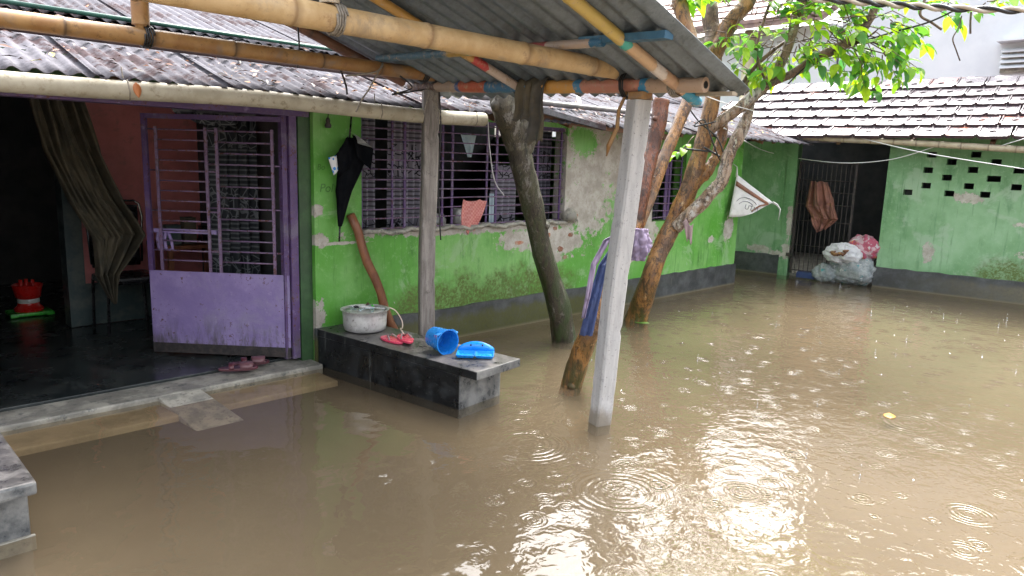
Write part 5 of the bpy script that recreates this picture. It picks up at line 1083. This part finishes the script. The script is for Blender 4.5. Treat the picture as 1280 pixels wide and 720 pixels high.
g = MB(); g.tube([s4[1], s4[1] + rt_ * .06 + Vector((0, 0, -.03)), s4[1] + rt_ * .11 + Vector((0, 0, -.09)), s4[1] + rt_ * .1 + Vector((0, 0, -.24))], [.02, .016, .01, .003], 6); g.build('knot', MAT['whitec'], bag, smooth=True)
g = MB(); g.tube([s4[0] + Vector((0, 0, -.03)), s4[0] + Vector((0, 0, .03)), s4[0] + rt_ * .02 + Vector((0, .03, .1)), s4[0] + rt_ * -.02 + Vector((0, .05, .14))], [.018, .014, .008, .005], 6); g.build('tie', MAT['whitec'], bag, smooth=True)
# brown cloth on the gate
def onR(x, y, o_): return PP(x, y, RP(0, o_, 0), rn)
bl, br_ = sampler([onR(1012, 226, .06), onR(1006, 258, .06), onR(1014, 272, .06), onR(1022, 290, .06)]), sampler([onR(1034, 228, .06), onR(1042, 255, .06), onR(1048, 274, .06), onR(1032, 286, .06)])
drape('brown_cloth', lambda u, v: bl(v).lerp(br_(v), u) + rn * (.03 * math.sin(u * 13 + v * 2) + .16 * (mnoise.turbulence(Vector((u * 2.6, v * 1.6, .3)), 3, True) - .5) + .05 * math.sin(3.14 * u)) + Vector((0, 0, .03 * mnoise.noise(Vector((u * 5, v * 3, 2))))), 'brownc', 50, 36, .004, label='brown rumpled cloth hanging on the iron gate', cat='cloth', loc=onR(1023, 226, .06))
# sacks at the gate
def sackblob(name, c, rx, ry, rz, m, label, seed, squash=.6, cat='sack'):
    r = random.Random(seed); ph = [r.uniform(0, 6.28) for _ in range(8)]; c = Vector(c); g = MB(); nu, nv = 44, 26; vs = []
    for i in range(nv + 1):
        th = math.pi * i / nv
        for j in range(nu):
            q = 2 * math.pi * j / nu; w_ = 1 + .08 * math.sin(3 * q + ph[0] + 2 * th) + .06 * math.sin(5 * q + ph[1]) * math.sin(3 * th + ph[2]) + .045 * math.sin(9 * q + ph[3] + 4 * th) + .03 * math.sin(13 * th + ph[4] + 3 * q)
            z = math.cos(th); z = z if z > 0 else z * squash
            w_ *= 1 + .16 * (mnoise.turbulence(Vector((math.sin(th) * math.cos(q), math.sin(th) * math.sin(q), z)) * 2.6 + Vector((seed, 0, 0)), 3, True) - .5)
            vs.append(c + ra * (rx * w_ * max(0, math.sin(th)) ** .8 * math.cos(q)) + rn * (ry * w_ * max(0, math.sin(th)) ** .8 * math.sin(q)) + Vector((0, 0, rz * z * w_)))
    g.add(vs, [(i * nu + j, i * nu + (j + 1) % nu, (i + 1) * nu + (j + 1) % nu, (i + 1) * nu + j) for i in range(nv) for j in range(nu)])
    return tag(g.build(name, MAT[m], smooth=True, loc=c - Vector((0, 0, rz * squash))), label, cat)
t = NT('clear_bag_of_litter'); n_ = t.noise(13, 5, .7); c_ = t.mix(t.ramp(n_, .4, .6), (.34, .36, .37), (.22, .25, .27)); c_ = t.mix(t.ramp(t.noise(8, 4), .62, .66), c_, (.07, .24, .27)); c_ = t.mix(t.ramp(t.noise(17, 4), .62, .68), c_, (.55, .55, .56)); MAT['bagclear'] = t.done(t.bsdf(c_, .2, 0, .7, t.bump(t.noise(24, 4, .7, dist=1.5), .9, .03)))
t = NT('pink_print_bag'); n_ = t.noise(9, 4, .6); c_ = t.mix(t.ramp(n_, .42, .5), (.50, .34, .38), (.42, .08, .14)); c_ = t.mix(t.ramp(t.noise(6, 3), .56, .6), c_, (.66, .18, .05)); c_ = t.mix(t.ramp(t.noise(12, 3), .58, .63), c_, (.55, .50, .54)); MAT['bagpink'] = t.done(t.bsdf(c_, .3, 0, .6, t.bump(t.noise(24, 4, .7, dist=1.5), .8, .03)))
t = NT('white_poly_sack'); MAT['bagwhite'] = t.done(t.bsdf(t.mix(t.ramp(t.noise(7, 4), .4, .65), (.66, .65, .68), (.50, .50, .54)), .4, 0, .5, t.bump(t.noise(14, 4, .7, dist=1.2), .9, .04)))
sackblob('litter_sack', RP(.9, .02, .16), .32, .2, .27, 'bagclear', 'transparent sack of plastic litter at the foot of the iron gate', 3)
sackblob('pink_bag', RP(1.0, -.06, .5), .22, .16, .19, 'bagpink', 'pink and orange printed plastic bag on top of the litter sack', 5, .8, 'bag')
ws = sackblob('white_sack', RP(.78, .1, .42), .26, .17, .15, 'bagwhite', 'open white plastic sack with dark rubbish in its mouth at the gate', 7, .9)
wsc = RP(.76, .26, .46); g = MB(); rr2 = random.Random(4)
for k in range(7): p = wsc + ra * rr2.uniform(-.1, .1) + Vector((0, 0, rr2.uniform(-.04, .04))); g.tube([p - ra * .04, p + rn * .02, p + ra * .04 + Vector((0, 0, .02))], [.01, .03, .008], 6)
tag(g.build('rubbish', simple('brown_rubbish', (.10, .04, .03), (.30, .16, .05), .6, 30), smooth=True, loc=wsc), 'brown rubbish in the mouth of the white sack', 'rubbish')
sackblob('white_bundle', RP(.56, .1, .10), .17, .12, .15, 'bagclear', 'small grey plastic bundle left of the litter sack', 9, .7, 'bundle')
c = RP(.3, .08, .06); g = MB(); g.obox(c, ra * .14, rn * .06, Vector((0, 0, .045))); tag(g.build('blue_carton', MAT['navy'], bevel=.006, loc=c), 'dark blue carton standing in water at the gate', 'carton')
# lines and cables
wire('clothes_line', [PD(905, 160, 7.0), onR(960, 190, .15), onR(1040, 203, .28), onR(1110, 200, .3), onR(1170, 183, .34)], .006, 'wire_white', 'white clothes line sagging across the gate from the guava tree', 'line')
wire('clothes_line', [onR(1058, 168, .36), onR(1150, 190, .5), onR(1285, 212, .7)], .006, 'wire_white', 'white line slanting down across the pierced green wall', 'line')
wire('clothes_line', [onR(1245, 184, .35), onR(1285, 172, .5)], .006, 'wire_white', 'short pale line at the eave by the right edge', 'line')
wire('tree_line', [PD(872, 116, 5.0), PD(910, 130, 6.0), PD(960, 143, 7.5)], .004, 'wire_white', 'thin pale line from the shelter eave past the guava tree', 'line')
wire('knotted_rope', [PD(852, 120, 7.0), PD(872, 150, 7.0), PD(896, 172, 7.0), PD(905, 195, 7.0), PD(900, 200, 7.0), PD(890, 175, 6.95), PD(880, 150, 6.98), PD(868, 158, 6.98), PD(895, 152, 6.9)], .007, 'wire_black', 'black cord knotted round the guava trunk')
wire('tied_rope', [PD(857, 186, 7.0), PD(875, 188, 6.98), PD(890, 190, 7.0), PD(900, 196, 7.0), PD(880, 184, 6.98)], .010, 'wire_black', 'dark rope tied round the middle of the guava trunk')
cpts = [PD(985, -4, 6.0), PD(1080, 3, 6.0), PD(1180, 10, 6.0), PD(1300, 14, 6.0)]
pw = thing('power_cable', tuple(cpts[0]), 'twisted black and pale service cable crossing the top right corner', 'cable')
for ph, m in ((0, 'cable'), (math.pi, 'cable2')):
    P_, _ = smooth_path(cpts, [1] * 4, 40); g = MB(); g.tube([p + Vector((0, 0, .016 * math.cos(i * .33 + ph))) + Vector((-.7, -.7, 0)) * (.016 * math.sin(i * .33 + ph)) for i, p in enumerate(P_)], .017, 7); g.build('strand', MAT[m], pw, smooth=True)
wire('thin_cable', [PD(985, 105, 6.7), PD(1010, 82, 6.7), PD(1060, 58, 6.6), PD(1110, 42, 6.5), PD(1160, 28, 6.4), PD(1195, 12, 6.2)], .008, 'wire_black', 'thin black cable rising from the branch to the twisted service cable', 'cable')
wire('black_twig', [PD(1158, -5, 6.4), PD(1150, 18, 6.4), PD(1164, 28, 6.4), PD(1177, 37, 6.4)], .012, 'bark_dark', 'bent black twig caught below the service cable', 'twig')
wire('dry_tendril', [PD(1202, 20, 6.4), PD(1198, 35, 6.4), PD(1191, 48, 6.4), PD(1195, 62, 6.4), PD(1200, 76, 6.4)], .006, 'bark_dark', 'dry tendril hanging under the service cable', 'tendril')
wire('dry_tendril', [PD(1214, 15, 6.4), PD(1213, 28, 6.4), PD(1213, 42, 6.4)], .009, 'bark_dark', 'short straight tendril right of the longer one', 'tendril')

# ================================================================= ON THE WATER
r = random.Random(14)
def float_leaf(px_, py_, L, m, label):
    c = PZ(px_, py_, .004); a = r.uniform(0, 3.1); me, vs, F = LM[0]; g = MB(); M_ = Matrix.Rotation(a, 3, 'Z'); g.add([c + M_ @ (Vector((v[0], v[1] * 1.3, abs(v[2]) * .15)) * L) for v in vs], F)
    tag(g.build('fallen_leaf', m, smooth=True, loc=c, solid=.001), label, 'leaf')
yl = simple('yellow_fallen_leaf', (.46, .27, .06), (.38, .2, .05), .4, 30); gl_ = simple('green_fallen_leaf', (.16, .30, .05), (.1, .22, .04), .4, 30); orl = simple('orange_fallen_leaf', (.42, .15, .05), None, .4)
float_leaf(1112, 523, .12, yl, 'yellow leaf floating in the open water on the right'); float_leaf(812, 404, .16, gl_, 'green leaf floating at the foot of the guava trunk'); float_leaf(714, 405, .09, orl, 'orange leaf at the waterline of the mossy trunk')

# splash drops thrown up by the rain
dm = NT('clear_drop'); gb = dm.n('ShaderNodeBsdfGlossy'); gb.inputs['Roughness'].default_value = .05; gb.inputs[0].default_value = (.8, .82, .85, 1); tb_ = dm.n('ShaderNodeBsdfTransparent'); mx = dm.n('ShaderNodeMixShader'); mx.inputs[0].default_value = .55; dm.l(tb_.outputs[0], mx.inputs[1]); dm.l(gb.outputs[0], mx.inputs[2]); dm.done(mx.outputs[0])
g = MB()
def drop(c, q, st=1.):
    g.lathe([(0, -q * st), (q * .7, -q * .7 * st), (q, 0), (q * .7, q * .7 * st), (0, q * st)], c, 6)
for k in range(150):
    X = r.uniform(3.8, 10.4); Y = r.uniform(-.5, 4.6)
    if X - Y * .25 < 3.2: continue
    c = Vector((X, Y, .0)); q = r.uniform(.0025, .0055)
    if r.random() < .55: drop(c + Vector((0, 0, q * .2)), q * 1.5, .6)
    else:
        g.tube([c, c + Vector((0, 0, r.uniform(.015, .05)))], [q * 1.1, q * .3], 5); drop(c + Vector((0, 0, r.uniform(.04, .08))), q * .8)
        for j in range(4): a = r.uniform(0, 6.28); drop(c + Vector((math.cos(a) * .03, math.sin(a) * .03, r.uniform(.004, .03))), q * .5)
o = struct(g.build('rain_splashes', dm.m, smooth=True), 'stuff'); o['label'] = 'rain drops splashing on the flood water'

# orange leaf stuck to the gutter pipe
c = PY(170, 112, GY - .056); me, vs, F = LM[1]; g = MB(); g.add([c + Vector((v[1] * .09 + v[0] * .01, -.004 - abs(v[2]) * .02, .04 - v[0] * .085)) for v in vs], F)
tag(g.build('fallen_leaf', orl, smooth=True, loc=c, solid=.001), 'orange leaf stuck to the front of the white gutter pipe', 'leaf')
# repeats of one kind share a group
for o in list(bpy.data.objects):
    if o.parent is None and 'category' in o.keys():
        k = o.name.split('.')[0]
        gname = {'window_curtain': 'curtains inside the barred windows', 'guava_tree': 'guava trees in the yard', 'cement_bench': 'cement benches by the doorstep', 'clothes_line': 'lines strung along the outbuilding', 'vessel': 'vessels on the window shelf', 'box': 'boxes on the table behind the grille', 'fallen_leaf': 'fallen leaves', 'dry_tendril': 'tendrils under the service cable', 'brush': 'utensils in the pot', 'bamboo_pole': 'poles on the tin roof', 'green_pole': 'poles on the tin roof', 'grey_pole': 'poles on the tin roof'}.get(k)
        if gname: o['group'] = gname
